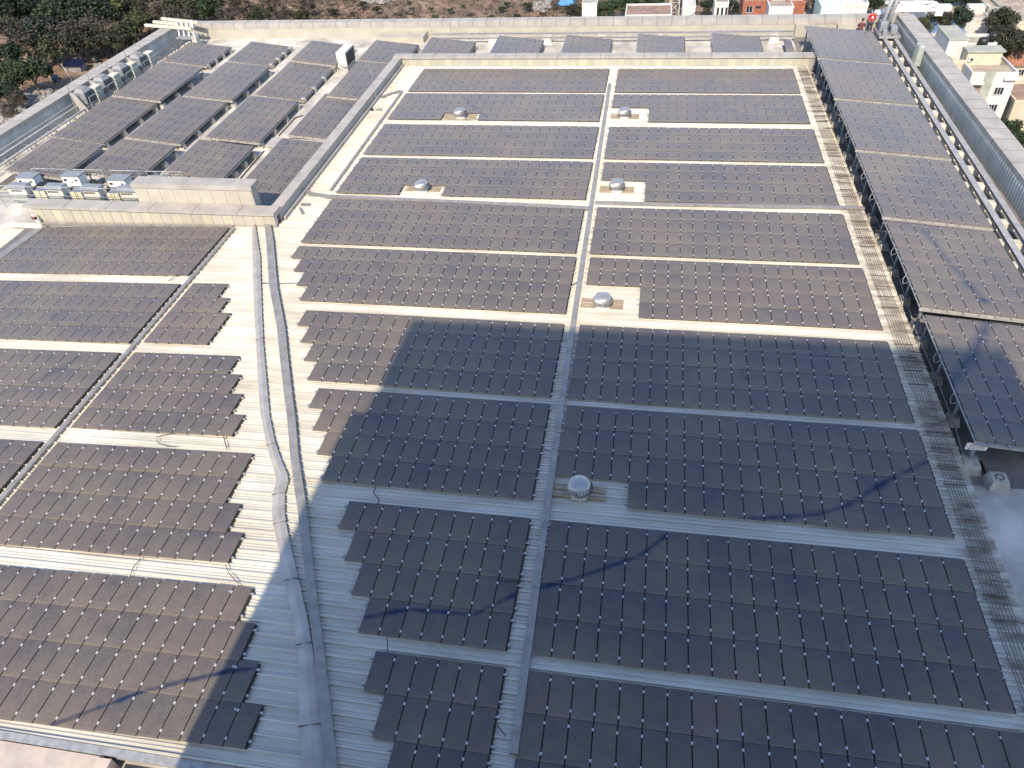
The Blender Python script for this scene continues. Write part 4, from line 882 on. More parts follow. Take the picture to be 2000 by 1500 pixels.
#@@BACKGROUND
# ------------------------------------------------------------ ground and hill
def hill(x, y):
    h = 0.0
    h += 26 * math.exp(-(((x + 60) / 120) ** 2 + ((y - 520) / 110) ** 2)) + 14 * math.exp(-(((x + 230) / 90) ** 2 + ((y - 480) / 90) ** 2))
    h += 1.6 * math.sin(x * .05 + 1) * math.sin(y * .043) + .8 * math.sin(x * .13) * math.cos(y * .11 + 2)
    f = min(1, max(0, (y - 200) / 120)); return h * f if x < 60 else h * f * max(0, 1 - (x - 60) / 60)
def soil_material():
    m = bpy.data.materials.new('dry soil and scrub'); m.use_nodes = True; t = m.node_tree; b = t.nodes['Principled BSDF']; b.inputs['Roughness'].default_value = .95
    g = N(t, 'ShaderNodeNewGeometry')
    def nz(s_, det, seed=0):
        mp = N(t, 'ShaderNodeMapping'); mp.inputs['Location'].default_value = (seed, seed * 2, 0); L(t, g.outputs['Position'], mp.inputs[0])
        n = N(t, 'ShaderNodeTexNoise'); n.inputs['Scale'].default_value = s_ / S; n.inputs['Detail'].default_value = det; n.inputs['Roughness'].default_value = .68; L(t, mp.outputs[0], n.inputs['Vector']); return n.outputs[0]
    r = N(t, 'ShaderNodeValToRGB'); L(t, nz(.035, 9), r.inputs[0]); e = r.color_ramp.elements
    e[0].position = .34; e[0].color = (.11, .095, .065, 1); e[1].position = .66; e[1].color = (.32, .235, .175, 1)
    x = e.new(.46); x.color = (.17, .12, .085, 1); x = e.new(.55); x.color = (.27, .175, .12, 1)
    r2_ = N(t, 'ShaderNodeValToRGB'); L(t, nz(.35, 9, 5), r2_.inputs[0]); r2_.color_ramp.elements[0].position = .3; r2_.color_ramp.elements[0].color = (.45, .42, .40, 1); r2_.color_ramp.elements[1].position = .62
    mx = N(t, 'ShaderNodeMix', data_type='RGBA', blend_type='MULTIPLY'); mx.inputs[0].default_value = .85; L(t, r.outputs[0], mx.inputs[6]); L(t, r2_.outputs[0], mx.inputs[7]); L(t, mx.outputs[2], b.inputs['Base Color'])
    bm_ = N(t, 'ShaderNodeBump'); bm_.inputs['Strength'].default_value = .7; bm_.inputs['Distance'].default_value = .8; L(t, nz(.3, 9, 9), bm_.inputs['Height']); L(t, bm_.outputs[0], b.inputs['Normal'])
    return m
M['soil'] = soil_material()
nx, ny = 120, 110; vs = []; fs = []
for j in range(ny + 1):
    for i in range(nx + 1):
        x = -900 + 1500 * (i / nx); y = -300 + 1500 * (j / ny); vs.append((x, y, ZG + hill(x, y)))
for j in range(ny):
    for i in range(nx): a = j * (nx + 1) + i; fs.append((a, a + 1, a + nx + 2, a + nx + 1))
m = MB(); m.add(vs, fs); g_ = link('ground', m.mesh('ground', M['soil'], smooth=True)); tag(g_, kind='structure')
far = MB(); far.box(-4000, 4000, -3000, 6000, ZG - 3, ZG - 2.2); g2 = link('terrain', far.mesh('terrain', M['soil'])); tag(g2, kind='structure')
def gz(x, y): return ZG + hill(x, y)
def atg(u, v, dz=0):
    z = ZG
    for _ in range(25):
        P = at(u, v, z + dz); z = z * .5 + gz(P[0], P[1]) * .5
    return Vector((P[0], P[1], gz(P[0], P[1])))

# ------------------------------------------------------------ trees
def leaf_mat(name, c1, c2, c3):
    c1, c2, c3 = [tuple((q * .8 + sum(c) / 3 * .2) * .62 + .004 for q in c) for c in (c1, c2, c3)]
    m = bpy.data.materials.new(name); m.use_nodes = True; t = m.node_tree; b = t.nodes['Principled BSDF']; b.inputs['Roughness'].default_value = .7; b.inputs['Specular IOR Level'].default_value = .25
    g = N(t, 'ShaderNodeNewGeometry'); oi = N(t, 'ShaderNodeObjectInfo')
    n = N(t, 'ShaderNodeTexNoise'); n.inputs['Scale'].default_value = .45 / S; n.inputs['Detail'].default_value = 4; L(t, g.outputs['Position'], n.inputs['Vector'])
    r = N(t, 'ShaderNodeValToRGB'); L(t, n.outputs[0], r.inputs[0]); e = r.color_ramp.elements
    e[0].position = .34; e[0].color = (*c1, 1); e[1].position = .68; e[1].color = (*c3, 1); x = e.new(.5); x.color = (*c2, 1)
    hs = N(t, 'ShaderNodeHueSaturation'); mr = N(t, 'ShaderNodeMapRange'); mr.inputs[3].default_value = .75; mr.inputs[4].default_value = 1.3; L(t, oi.outputs['Random'], mr.inputs[0]); L(t, mr.outputs[0], hs.inputs['Value'])
    L(t, r.outputs[0], hs.inputs['Color']); L(t, hs.outputs[0], b.inputs['Base Color'])
    return m
LM = [leaf_mat('dark green leaves', (.012, .030, .014), (.022, .052, .020), (.040, .080, .028)),
      leaf_mat('blue green leaves', (.018, .040, .028), (.035, .066, .045), (.060, .095, .062)),
      leaf_mat('olive leaves', (.030, .036, .016), (.055, .062, .026), (.090, .095, .040)),
      leaf_mat('dry brown leaves', (.050, .042, .032), (.085, .070, .052), (.125, .102, .078)),
      leaf_mat('yellow green leaves', (.045, .058, .018), (.085, .100, .030), (.140, .150, .050)),
      leaf_mat('mid green leaves', (.022, .045, .014), (.042, .082, .024), (.075, .125, .038))]
M['bark'] = mat('grey bark', (.16, .13, .10), .9, var=.3, scale=2)
def crown_mesh(seed, n_cl, n_lf, flat=.8, ls=.085, sparse=False):
    rd = random.Random(seed); m = MB(); vs = []; fs = []
    cl = []
    for i in range(n_cl):
        a = rd.random() * 6.283; zz = rd.uniform(-.35, 1.0); rr = math.sqrt(max(0, 1 - (zz * .95) ** 2)) * rd.uniform(.35, .82)
        cl.append((Vector((rr * math.cos(a), rr * math.sin(a), zz * flat * .72)), rd.uniform(.22, .40)))
    for c, r in cl:
        for k in range(n_lf):
            d = Vector((rd.gauss(0, 1), rd.gauss(0, 1), rd.gauss(0, .8))).normalized() * r * (rd.random() ** .45 if not sparse else rd.random())
            p = c + d; s_ = ls * rd.uniform(.6, 1.4)
            nrm = (d.normalized() * .6 + Vector((rd.gauss(0, .6), rd.gauss(0, .6), rd.gauss(.5, .5)))).normalized()
            a = nrm.cross(Vector((rd.random() - .5, rd.random() - .5, rd.random() - .5))).normalized() * s_; b = nrm.cross(a).normalized() * s_ * .7
            n = len(vs); vs += [p - a, p + b, p + a, p - b]; fs.append((n, n + 1, n + 2, n + 3))
    m.add(vs, fs); return m
def trunk_mesh(seed, h):
    rd = random.Random(seed); m = MB(); m.tube([(0, 0, -h), (.03, .02, -h * .5), (0, 0, -.1), (.05, 0, .35)], [.085, .06, .05, .02], 7)
    for k in range(7):
        a = k * .9 + rd.random() * .4; m.tube([(0, 0, -h * .45 + k * .06), (.25 * math.cos(a), .25 * math.sin(a), -.05 + k * .05), (.6 * math.cos(a), .6 * math.sin(a), .30 + rd.random() * .2)], [.035, .022, .008], 5)
    return m
CM = {}; TM = []
for kd in range(6):
    for vr in range(2 if kd != 3 else 3):
        CM[(kd, vr)] = crown_mesh(kd * 10 + vr, 20 if kd != 3 else 16, 190 if kd != 3 else 130, ls=.056 if kd != 3 else .042, sparse=kd == 3).mesh('crown', [LM[kd]])
for vr in range(3): TM.append(trunk_mesh(vr, .9).mesh('trunk', [M['bark']]))
KN = ['dark green', 'blue-green', 'olive', 'dry brown', 'yellow-green', 'mid-green']
SEEN = {}
def tree(u, v, wpx, kd, place, h=None, hs=1.0, tall=None, word='tree'):
    """u, v: centre of the crown in the photograph; wpx its width there"""
    dz = 9
    for _ in range(6):
        P = atg(u, v, dz); R_ = wpx / 2 / (CF / (CR[2].dot(Vector((P[0], P[1], P[2] + dz)) - CC))); dz = tall or R_ * 1.1
    lab = f'{KN[kd]} {word} {place}'
    if lab in SEEN: SEEN[lab] += 1
    else: SEEN[lab] = 1
    t = thing('tree', lab, 'tree', (P[0], P[1], P[2]), 'trees beyond the building')
    vr = random.randrange(2 if kd != 3 else 3)
    c = link('crown', CM[(kd, vr)], t, (0, 0, dz / 1.0)); c.scale = (R_ * 1.12, R_ * 1.12, R_ * hs); c.rotation_euler = (0, 0, random.random() * 6.28)
    k = link('trunk', TM[random.randrange(3)], t, (0, 0, dz)); k.scale = (R_, R_, (dz + .2 * R_) / 1.25); k.location.z = .9 * (dz + .2 * R_) / 1.25
    return t
LT = [(20, 20, 90, 0), (75, 10, 70, 0), (130, 8, 80, 0), (110, 45, 90, 5), (170, 28, 100, 0), (150, 5, 70, 0), (225, 25, 75, 4), (270, 48, 60, 4), (40, 75, 100, 3), (10, 60, 60, 5), (85, 70, 90, 1), (140, 72, 90, 3), (190, 62, 80, 3),
      (100, 92, 72, 2), (158, 80, 76, 2), (218, 76, 64, 3), (240, 75, 70, 2), (15, 110, 70, 0), (60, 145, 75, 5), (20, 150, 70, 5), (10, 185, 60, 0), (60, 25, 60, 5), (250, 15, 60, 2), (215, 5, 60, 5), (295, 15, 60, 3), (285, 38, 44, 3), (320, 30, 60, 3), (345, 12, 70, 2), (365, 35, 56, 3), (400, 20, 64, 5), (420, 5, 60, 3), (440, 35, 50, 3), (470, 15, 60, 3), (505, 28, 46, 2), (535, 12, 50, 3), (560, 32, 40, 3), (35, 195, 50, 3), (20, 220, 50, 3), (8, 10, 60, 1), (250, 60, 50, 2), (600, 12, 40, 3), (590, 34, 34, 2), (250, 92, 34, 3)]
near_w = ['near the rocky clearing', 'by the dark parked car', 'left of the clearing', 'above the left parapet', 'at the top left corner', 'along the top left edge', 'beside the yellowish tree', 'behind the far left gantry', 'at the left frame edge', 'on the wooded slope']
def place_words(u, v):
    if v < 45: a = 'at the top edge'
    elif v < 95: a = 'in the upper part of the wood'
    elif v < 140: a = 'just behind the clearing'
    else: a = 'in front of the clearing'
    if u < 35: b = 'at the left frame edge'
    elif u < 90: b = 'left of the parked car'
    elif u < 150: b = 'straight above the parked car'
    elif u < 200: b = 'right of the parked car'
    elif u < 260: b = 'above the condenser racks'
    elif u < 330: b = 'behind the far left gantry'
    elif u < 450: b = 'behind the first two back tables'
    elif u < 620: b = 'behind third back table'
    elif u < 1300: b = 'left of the lattice mast'
    elif u < 1460: b = 'right of the lattice mast'
    elif u < 1700: b = 'near the brick house'
    elif u < 1880: b = 'between the right parapet and the houses'
    else: b = 'beside the right-hand houses'
    return f'{a}, {b}'
import re
def uniq(base, u, v):
    k = SEEN.get(base, 0)
    return base
for u, v, wp, kd in LT: tree(u, v, wp, kd, place_words(u, v))
for u, v, wp, kd, pl_w in [(1190, 22, 50, 5, 'over the low white roof, leftmost of its clump'), (1230, 8, 60, 5, 'rising above the low white roof'), (1275, 12, 50, 5, 'beside the lattice mast'), (1160, 28, 34, 2, 'beside the blue tarpaulin'), (1120, 22, 34, 2, 'between the two blue tarpaulins'), (1345, 6, 40, 0, 'behind the white box building'), (1385, 12, 40, 0, 'right of the white box building'), (1425, 14, 36, 0, 'between white box building and brick house'), (1440, 22, 24, 4, 'low in front of the brick house'), (1520, 4, 36, 4, 'in front of the brick house'), (1590, 6, 46, 1, 'right of the brick house'), (1655, 0, 26, 0, 'behind the white terrace'), (1710, 8, 36, 0, 'behind the leaning masts'),
    (1800, 50, 38, 4, 'tucked behind the right parapet corner'), (1830, 40, 50, 2, 'in front of the grey-roofed house, left half'), (1868, 38, 56, 0, 'in front of the grey-roofed house, right half'), (1840, 4, 50, 0, 'behind the grey-roofed house'), (1890, 2, 50, 0, 'behind the chimney of the grey-roofed house'), (1958, 40, 60, 2, 'tall, right of the grey-roofed house'), (1962, 78, 66, 2, 'broad, behind the terrace house'), (1990, 88, 50, 2, 'at the right frame edge above the tiled roof'), (1965, 258, 60, 5, 'below the orange-based house'), (1995, 285, 60, 5, 'lowest at the right frame edge'), (1988, 132, 12, 5, 'small, on the terrace edge')]:
    tree(u, v, wp, kd, pl_w, tall=21 if 1800 <= u and v < 100 and wp > 20 else None)
for u, v, wp in [(880, 20, 14), (905, 12, 10), (842, 18, 10), (980, 17, 16), (650, 22, 20), (690, 28, 22), (735, 18, 20), (775, 30, 22), (800, 8, 18), (920, 30, 20), (1010, 32, 18), (1060, 28, 20), (1085, 12, 18), (620, 40, 22), (710, 8, 20), (960, 34, 18), (1030, 10, 22), (670, 40, 18), (850, 34, 16), (990, 8, 14)]:
    k = random.choice([3, 3, 2]) if wp > 16 else 5
    tree(u, v, wp, k, f'on the bare slope, {"upper" if v < 20 else "lower"} {"left" if u < 760 else "middle" if u < 930 else "right"}', hs=.6, word='bush')
# scrub that nobody could count
rd = random.Random(3); m = MB(); vs = []; fs = []; mi = []
for i in range(5200):
    if rd.random() < .55: u, v = rd.uniform(380, 1180), rd.uniform(-5, 58)
    else: u, v = rd.uniform(-10, 380), rd.uniform(-5, 250)
    if 820 < u < 1060 and rd.random() < .65: continue
    if 84 < u < 222 and 110 < v < 205 and rd.random() < .93: continue
    P = atg(u, v); rr = rd.uniform(.6, 2.2)
    for k in range(9):
        q = P + Vector((rd.gauss(0, rr * .5), rd.gauss(0, rr * .5), abs(rd.gauss(.3, .4)) * rr)); s_ = rd.uniform(.18, .42)
        a = Vector((rd.gauss(0, 1), rd.gauss(0, 1), rd.gauss(0, .5))).normalized() * s_; b = a.cross(Vector((rd.gauss(0, 1), rd.gauss(0, 1), 1))).normalized() * s_ * .7
        n = len(vs); vs += [q - a, q + b, q + a, q - b]; fs.append((n, n + 1, n + 2, n + 3)); mi.append((i * 7) % 3)
m.add(vs, fs); m.mi = mi; sb_ = link('scrub', m.mesh('scrub', [LM[3], LM[2], LM[3]])); tag(sb_, 'dry brown scrub scattered over the slope behind the building', 'scrub', kind='stuff')
# rocks
def rocks(u0, u1, v0, v1, n, smin, smax, label):
    m = MB(); rd = random.Random(int(u0)); bm = bmesh.new()
    for i in range(n):
        P = atg(rd.uniform(u0, u1), rd.uniform(v0, v1)); r = rd.uniform(smin, smax)
        b2 = bmesh.new(); bmesh.ops.create_icosphere(b2, subdivisions=2, radius=r)
        for q in b2.verts: q.co *= rd.uniform(.75, 1.2); q.co.z *= .8; q.co += Vector((P[0], P[1], P[2] + r * .3))
        m.add([tuple(q.co) for q in b2.verts], [tuple(x.index for x in f.verts) for f in b2.faces]); b2.free()
    P = atg((u0 + u1) / 2, (v0 + v1) / 2); solo('rock_pile', m, M['stone'], label, 'rocks', (P[0], P[1], P[2]), kind='stuff')
rocks(52, 98, 180, 212, 70, .8, 2.2, 'heap of pale grey boulders beyond the left parapet')
rocks(0, 60, 215, 240, 30, .8, 2.0, 'scattered grey boulders at the left frame edge')
rocks(182, 215, 125, 140, 22, .6, 1.4, 'small boulders at the right end of the clearing')
rocks(138, 160, 160, 172, 16, .5, 1.2, 'boulders near the leaning pole in the clearing')
rocks(710, 760, 0, 8, 26, 1.0, 2.6, 'pale boulders on the slope at the top edge, middle')
rocks(480, 515, 34, 46, 14, .8, 1.8, 'pale boulders low on the slope behind the third back table')
rocks(1040, 1075, 5, 25, 22, .8, 2.2, 'pale boulders on the slope left of the blue tarpaulin')
# bare track and clearing
def patch(name, pts, label, col):
    m = MB(); vs = []; n = len(pts)
    for u, v in pts: P = atg(u, v); vs.append((P[0], P[1], P[2] + .25))
    m.add(vs, [tuple(range(n))]); o = link(name, m.mesh(name, col)); tag(o, kind='structure')
M['dirt'] = mat('bare earth', (.27, .19, .13), .95, var=.3, scale=.12, coord='World', detail=10)
patch('clearing', [(100, 178), (120, 150), (150, 128), (178, 112), (215, 118), (205, 135), (160, 165), (120, 195), (95, 208), (84, 200)], '', M['dirt'])
def path(pts, wd):
    m = MB(); P = [atg(u, v) for u, v in pts]; vs = []
    for i, p_ in enumerate(P):
        d = (P[min(i + 1, len(P) - 1)] - P[max(i - 1, 0)]); d.z = 0; d.normalize(); nn = Vector((-d[1], d[0], 0)) * wd
        for q in (p_ + nn, p_ - nn): vs.append((q[0], q[1], gz(q[0], q[1]) + .3))
    m.add(vs, [(2 * i, 2 * i + 1, 2 * i + 3, 2 * i + 2) for i in range(len(P) - 1)]); o = link('path', m.mesh('path', M['dirt'])); tag(o, kind='structure')
path([(820, -2), (840, 5), (862, 12), (885, 20), (905, 27), (930, 30), (960, 33), (985, 36)], .9)
path([(560, 12), (580, 22), (590, 30), (620, 26), (645, 14)], .7)
path([(770, 20), (800, 27), (830, 33)], .8)
# dark car in the clearing, leaning pole, tank
P = atg(110, 158); t = thing('parked_car', 'small dark blue car parked at the edge of the clearing', 'car', (P[0], P[1], P[2]))
M['carpaint'] = mat('dark car paint', (.012, .016, .045), .25, var=.1); M['glass'] = mat('dark glass', (.02, .03, .04), .08, var=.05); M['tyre'] = mat('tyre', (.02, .02, .02), .9)
def car(t, P, ang):
    c, s = math.cos(ang), math.sin(ang)
    def TR(x, y, z): return (P[0] + x * c - y * s, P[1] + x * s + y * c, P[2] + z)
    m = MB(); pr_ = [(-3.2, .5), (-3.2, 1.1), (-2.9, 1.35), (-1.6, 1.45), (1.9, 1.5), (3.1, 1.35), (3.3, 1.0), (3.3, .5)]
    m.hexa([TR(x, -1.35, z) for x, z in pr_], [TR(x, 1.35, z) for x, z in pr_]); m.build('body', M['carpaint'], t, bevel=.12)
    g1 = [(-1.9, 1.44), (-1.0, 2.25), (1.2, 2.3), (2.5, 1.48)]; m = MB(); m.hexa([TR(x, -1.2, z) for x, z in g1], [TR(x, 1.2, z) for x, z in g1]); m.build('window', M['glass'], t, bevel=.05)
    m = MB(); g1 = [(-.95, 2.24), (-.9, 2.34), (1.1, 2.38), (1.2, 2.28)]; m.hexa([TR(x, -1.1, z) for x, z in g1], [TR(x, 1.1, z) for x, z in g1]); m.build('roof', M['carpaint'], t)
    for x in (-2.1, 2.1):
        for y in (-1.3, 1.3): m = MB(); m.tube([TR(x, y - .15, .5), TR(x, y + .15, .5)], .5, 14); m.build('wheel', M['tyre'], t)
    for y in (-.9, .9): m = MB(); q = TR(-3.22, y, 1.0); m.box(q[0] - .15, q[0] + .15, q[1] - .2, q[1] + .2, q[2] - .12, q[2] + .12); m.build('headlight', M['white'], t)
car(t, P, 2.2)
P = atg(144, 162); m = MB(); m.tube([tuple(P), (P[0] - 3, P[1] + 1, P[2] + 7.5)], .12, 6); solo('leaning_pole', m, M['cream'], 'thin leaning pole standing in the clearing', 'pole', tuple(P))
P = atg(189, 125); m = MB(); m.lathe([(0, 0), (1.6, 0), (1.7, 1.2), (1.6, 2.6), (.9, 3.0), (.5, 3.3), (0, 3.3)], tuple(P), 16); solo('water_tank', m, M['black'], 'black plastic water tank at the far end of the clearing', 'water tank', tuple(P), smooth=True)
P = atg(150, 140); t = thing('dark_shed', 'low dark shed with a sloping roof in the clearing', 'shed', tuple(P)); m = MB(); m.box(P[0] - 4, P[0] + 4, P[1] - 2, P[1] + 2.5, P[2], P[2] + 3); m.build('wall', M['stone'], t); m = MB(); m.hexa([(P[0] - 4.5, P[1] - 2.6, P[2] + 2.9), (P[0] + 5.5, P[1] - 2.6, P[2] + 2.9), (P[0] + 4.5, P[1] + 3, P[2] + 4.2), (P[0] - 4.5, P[1] + 3, P[2] + 4.2)], [(P[0] - 4.5, P[1] - 2.6, P[2] + 3.1), (P[0] + 5.5, P[1] - 2.6, P[2] + 3.1), (P[0] + 4.5, P[1] + 3, P[2] + 4.4), (P[0] - 4.5, P[1] + 3, P[2] + 4.4)]); m.build('roof', M['carpaint'], t)

# ------------------------------------------------------------ houses
HM = {'white': mat('white house paint', (.56, .55, .53), .8, var=.08, scale=.3, coord='World'), 'cream': mat('cream house paint', (.54, .47, .35), .8, var=.08, scale=.3, coord='World'),
      'terrace': mat('tan terrace floor', (.42, .35, .28), .9, var=.22, scale=.25, coord='World', detail=9), 'brown': mat('brown terrace floor', (.30, .21, .165), .9, var=.2, scale=.3, coord='World'),
      'grey': mat('grey house plaster', (.36, .37, .32), .9, var=.12, scale=.3, coord='World'), 'orange': mat('orange house paint', (.62, .33, .17), .8, var=.08, scale=.4, coord='World'),
      'brick': mat('red brick wall', (.34, .13, .08), .9, var=.2, scale=1.0, coord='World'), 'tile': mat('terracotta roof tiles', (.36, .16, .10), .85, var=.25, scale=.8, coord='World', stretch=(3, 1, 1)),
      'blue': mat('blue roofing sheet', (.20, .30, .46), .6, var=.12, scale=.5, coord='World'), 'tarp': mat('bright blue tarpaulin', (.03, .22, .45), .6, var=.2, scale=.6, coord='World'), 'mint': mat('mint house paint', (.55, .66, .58), .8, var=.06, scale=.3, coord='World'), 'frame': mat('window frame', (.5, .48, .45), .6)}
def W3(u, v, z): return at(u, v, z)
def house(label, u0, v0, u1, zt, depth, wallm, roofm, zb=None, par=.9, cat='house', name='house'):
    """u0, v0: near top-left corner seen in the photograph, u1: near right edge"""
    A = at(u0, v0, zt); C_ = at(u1, v0, zt); x0, x1, y = A[0], C_[0], A[1]; zb = ZG if zb is None else zb
    t = thing(name, label, cat, ((x0 + x1) / 2, y + depth / 2, zb))
    m = MB(); m.box(x0, x1, y, y + depth, zb, zt - par); m.build('wall', HM[wallm], t)
    m = MB(); m.box(x0 + .4, x1 - .4, y + .4, y + depth - .4, zt - par + .02, zt - par + .06); m.build('terrace', HM[roofm], t)
    m = MB(); [m.box(*b, zt - par + .002, zt) for b in ((x0 - .1, x1 + .1, y - .1, y + .4), (x0 - .1, x1 + .1, y + depth - .4, y + depth + .1), (x0 - .1, x0 + .4, y + .4, y + depth - .4), (x1 - .4, x1 + .1, y + .4, y + depth - .4))]; m.build('parapet', HM[wallm], t)
    return t, x0, x1, y
def window(t, x, z, y, wd, h, bars=3):
    m = MB(); m.box(x, x + wd, y - .06, y + .02, z, z + h); f = m.build('window', M['glass'], t)
    m = MB(); [m.box(x + wd * k / bars - .07, x + wd * k / bars + .07, y - .14, y - .065, z, z + h) for k in range(bars + 1)]; m.box(x - .12, x + wd + .12, y - .2, y - .064, z - .2, z - .02)
    o = m.build('frame', HM['frame'], t); o.parent = f; o.location = (0, 0, 0)
# white house with orange base
t, x0, x1, y = house('white three-storey house with a grey-green strip and an orange base behind the right parapet', 1900, 141, 1990, -50.5, 17, 'white', 'terrace')
wdt = x1 - x0
m = MB(); m.box(x0 + wdt * .30, x0 + wdt * .50, y - .35, y - .01, -65.5, -50.3); m.build('wall_strip', HM['grey'], t)
m = MB(); m.box(x0 + wdt * .30, x1 + .05, y - .38, y - .02, ZG, -65.6); m.build('base_band', HM['orange'], t)
m = MB(); m.box(x0, x0 + wdt * .29, y - .04, y + .02, -58.2, -53.6); m.box(x0, x0 + wdt * .29, y - .04, y + .02, -64.5, -60); m.build('balcony_opening', HM['brown'], t)
m = MB(); m.box(x0 - .2, x0 + wdt * .29, y - 1.6, y - .05, -59.4, -58.2); m.box(x0 - .2, x0 + wdt * .29, y - 1.6, y - .05, -53.6, -52.9); m.build('balcony', HM['white'], t)
for z_ in (-56.8, -61.8): window(t, x0 + wdt * .62, z_, y, 2.4, 1.9)
window(t, x0 + wdt * .62 - 1, -68.6, y - .38, 2.0, 2.0)
m = MB(); m.box(x0 + wdt * .72, x1 + 1.2, y - .8, y - .02, -52.6, -51.9); m.build('ledge', HM['white'], t)
# parts on its roof
m = MB(); m.box(x0 + wdt * .02, x0 + wdt * .80, y + 8.5, y + 13, -51.3, -47.6); m.build('penthouse', HM['cream'], t); m = MB(); m.box(x0 + wdt * -.02, x0 + wdt * .84, y + 8.0, y + 13.4, -47.6, -47.2); m.build('penthouse_roof', HM['grey'], t)
m = MB(); cx_ = x0 + wdt * .12; m.box(cx_ - .7, cx_ + .7, y + 8.0, y + 8.48, -50.2, -49.0); m.build('wall_air_conditioner', HM['white'], t); m = MB(); m.tube([(cx_ + .15, y + 7.96, -49.6), (cx_ + .15, y + 8.0, -49.6)], .42, 12); m.build('fan', M['black'], t)
# terrace house behind it
t, x0, x1, y = house('cream terrace house with a brown roof floor and yellow parapets beyond the white house', 1862, 118, 1955, -50, 26, 'cream', 'brown', par=1.4)
wdt = x1 - x0
m = MB(); m.box(x0 - 1.5, x0 + 3.8, y + 4, y + 17, -52, -45.5); m.build('stair_block', HM['white'], t); m = MB(); m.box(x0 - 1.7, x0 + 4.0, y + 3.8, y + 17.2, -45.5, -45.1); m.build('stair_roof', HM['grey'], t)
m = MB(); m.box(x1 - 2.6, x1 - 1.2, y + 17, y + 18.6, -51.4, -49.2); m.build('planter', HM['grey'], t)
m = MB(); [m.box(x0 + 5.2 + k * .7, x0 + 5.6 + k * .7, y + 13.6, y + 13.8, -51.2, -50.2) for k in range(5)]; m.box(x0 + 5, x0 + 9, y + 13.9, y + 16, -51.4, -49.9); m.build('bench', HM['cream'], t)
t, x0, x1, y = house('white rooftop room with an arched doorway behind the cream terrace', 1865, 84, 1948, -48.5, 9, 'white', 'terrace')
m = MB(); m.box(x0 + 1.2, x0 + 2.4, y - .05, y + .02, -51.8, -48.9); m.build('doorway', M['black'], t)
for k, (u, v) in enumerate(((1941, 72), (1920, 82))):
    P = at(u, v, -48.0); m = MB(); m.lathe([(0, 0), (1.4, 0), (1.45, 1.2), (1.35, 2.0), (.6, 2.4), (0, 2.45)], (P[0], P[1], -49), 16); solo('water_tank', m, M['black'], ['black water tank on the corner of the white rooftop room', 'dark water tank lying beside the rooftop ramp'][k], 'water tank', (P[0], P[1], -49), smooth=True)
# blue canopies
for lab, u0, v0, u1, apx, apv in (('blue sheet canopy roof next to the right parapet', 1812, 76, 1852, 1834, 56), ('second blue sheet canopy roof in front of the white gable wall', 1856, 74, 1898, 1862, 55)):
    A = at(u0, v0, -52); C_ = at(u1, v0, -52); x0, x1, y = A[0], C_[0], A[1]; d = 14; xa = at(apx, v0, -52)[0]
    t = thing('blue_canopy', lab, 'canopy', ((x0 + x1) / 2, y + 7, ZG)); m = MB()
    m.add([(x0, y, -52), (x1, y, -52), (x1, y + d, -52), (x0, y + d, -52), (xa, y + 2, -48.8), (xa + 1.0, y + d - 1, -48.8)], [(0, 1, 4), (1, 2, 5, 4), (2, 3, 5), (3, 0, 4, 5), (0, 3, 2, 1)]); m.build('roof', HM['blue'], t)
    m = MB(); [m.bar((a, b, ZG), (a, b, -52), .4) for a in (x0 + .4, x1 - .4) for b in (y + .4, y + d - .4)]; m.build('post', M['steel'], t)
t, x0, x1, y = house('long white house with a flat grey roof beyond the blue canopies', 1818, 36, 1938, -50, 27, 'white', 'terrace')
for k, u in enumerate((1846, 1900)): P = at(u, 14, -49); m = MB(); m.box(P[0] - 1.8, P[0] + (1.8 if k == 0 else 5), P[1] - 1.5, P[1] + 1.5, -51, -48.2); m.build('roof_block', HM['white'], t)
t, x0, x1, y = house('tall white house with dark ribbon windows at the top right corner', 1962, 42, 2060, -50, 30, 'cream', 'terrace')
m = MB(); m.box(x0 + 1, x1, y - .06, y + .02, -55, -52.8); m.build('window', M['glass'], t)
t, x0, x1, y = house('pale blue-grey apartment block at the top edge, far right', 1932, 14, 1958, -48, 14, 'grey', 'terrace')
window(t, x0 + 1, -52.5, y, 2, 2.2)
# tiled house at the right edge
A = at(1968, 104, -52); x0, y = A[0], A[1]; t = thing('tiled_house', 'house with a red terracotta roof at the right frame edge', 'house', (x0 + 9, y + 6, ZG))
m = MB(); m.box(x0, x0 + 18, y - 4, y + 12, ZG, -54.2); m.build('wall', HM['cream'], t); m = MB(); m.hexa([(x0 - .8, y - 5, -54.2), (x0 + 19, y - 5, -54.2), (x0 + 19, y + 13, -54.2), (x0 - .8, y + 13, -54.2)], [(x0 + 1, y + 2, -51.2), (x0 + 18, y + 2, -51.2), (x0 + 18, y + 6, -51.2), (x0 + 1, y + 6, -51.2)]); m.build('roof', HM['tile'], t)
for k in range(3): window(t, x0 + 3.2 + k * 2.6, -57.2, y - 4, 1.8, 1.6, 2)
t, x0, x1, y = house('low cream house wall at the right frame edge above the lowest tree', 1984, 196, 2050, -58, 16, 'cream', 'brown')
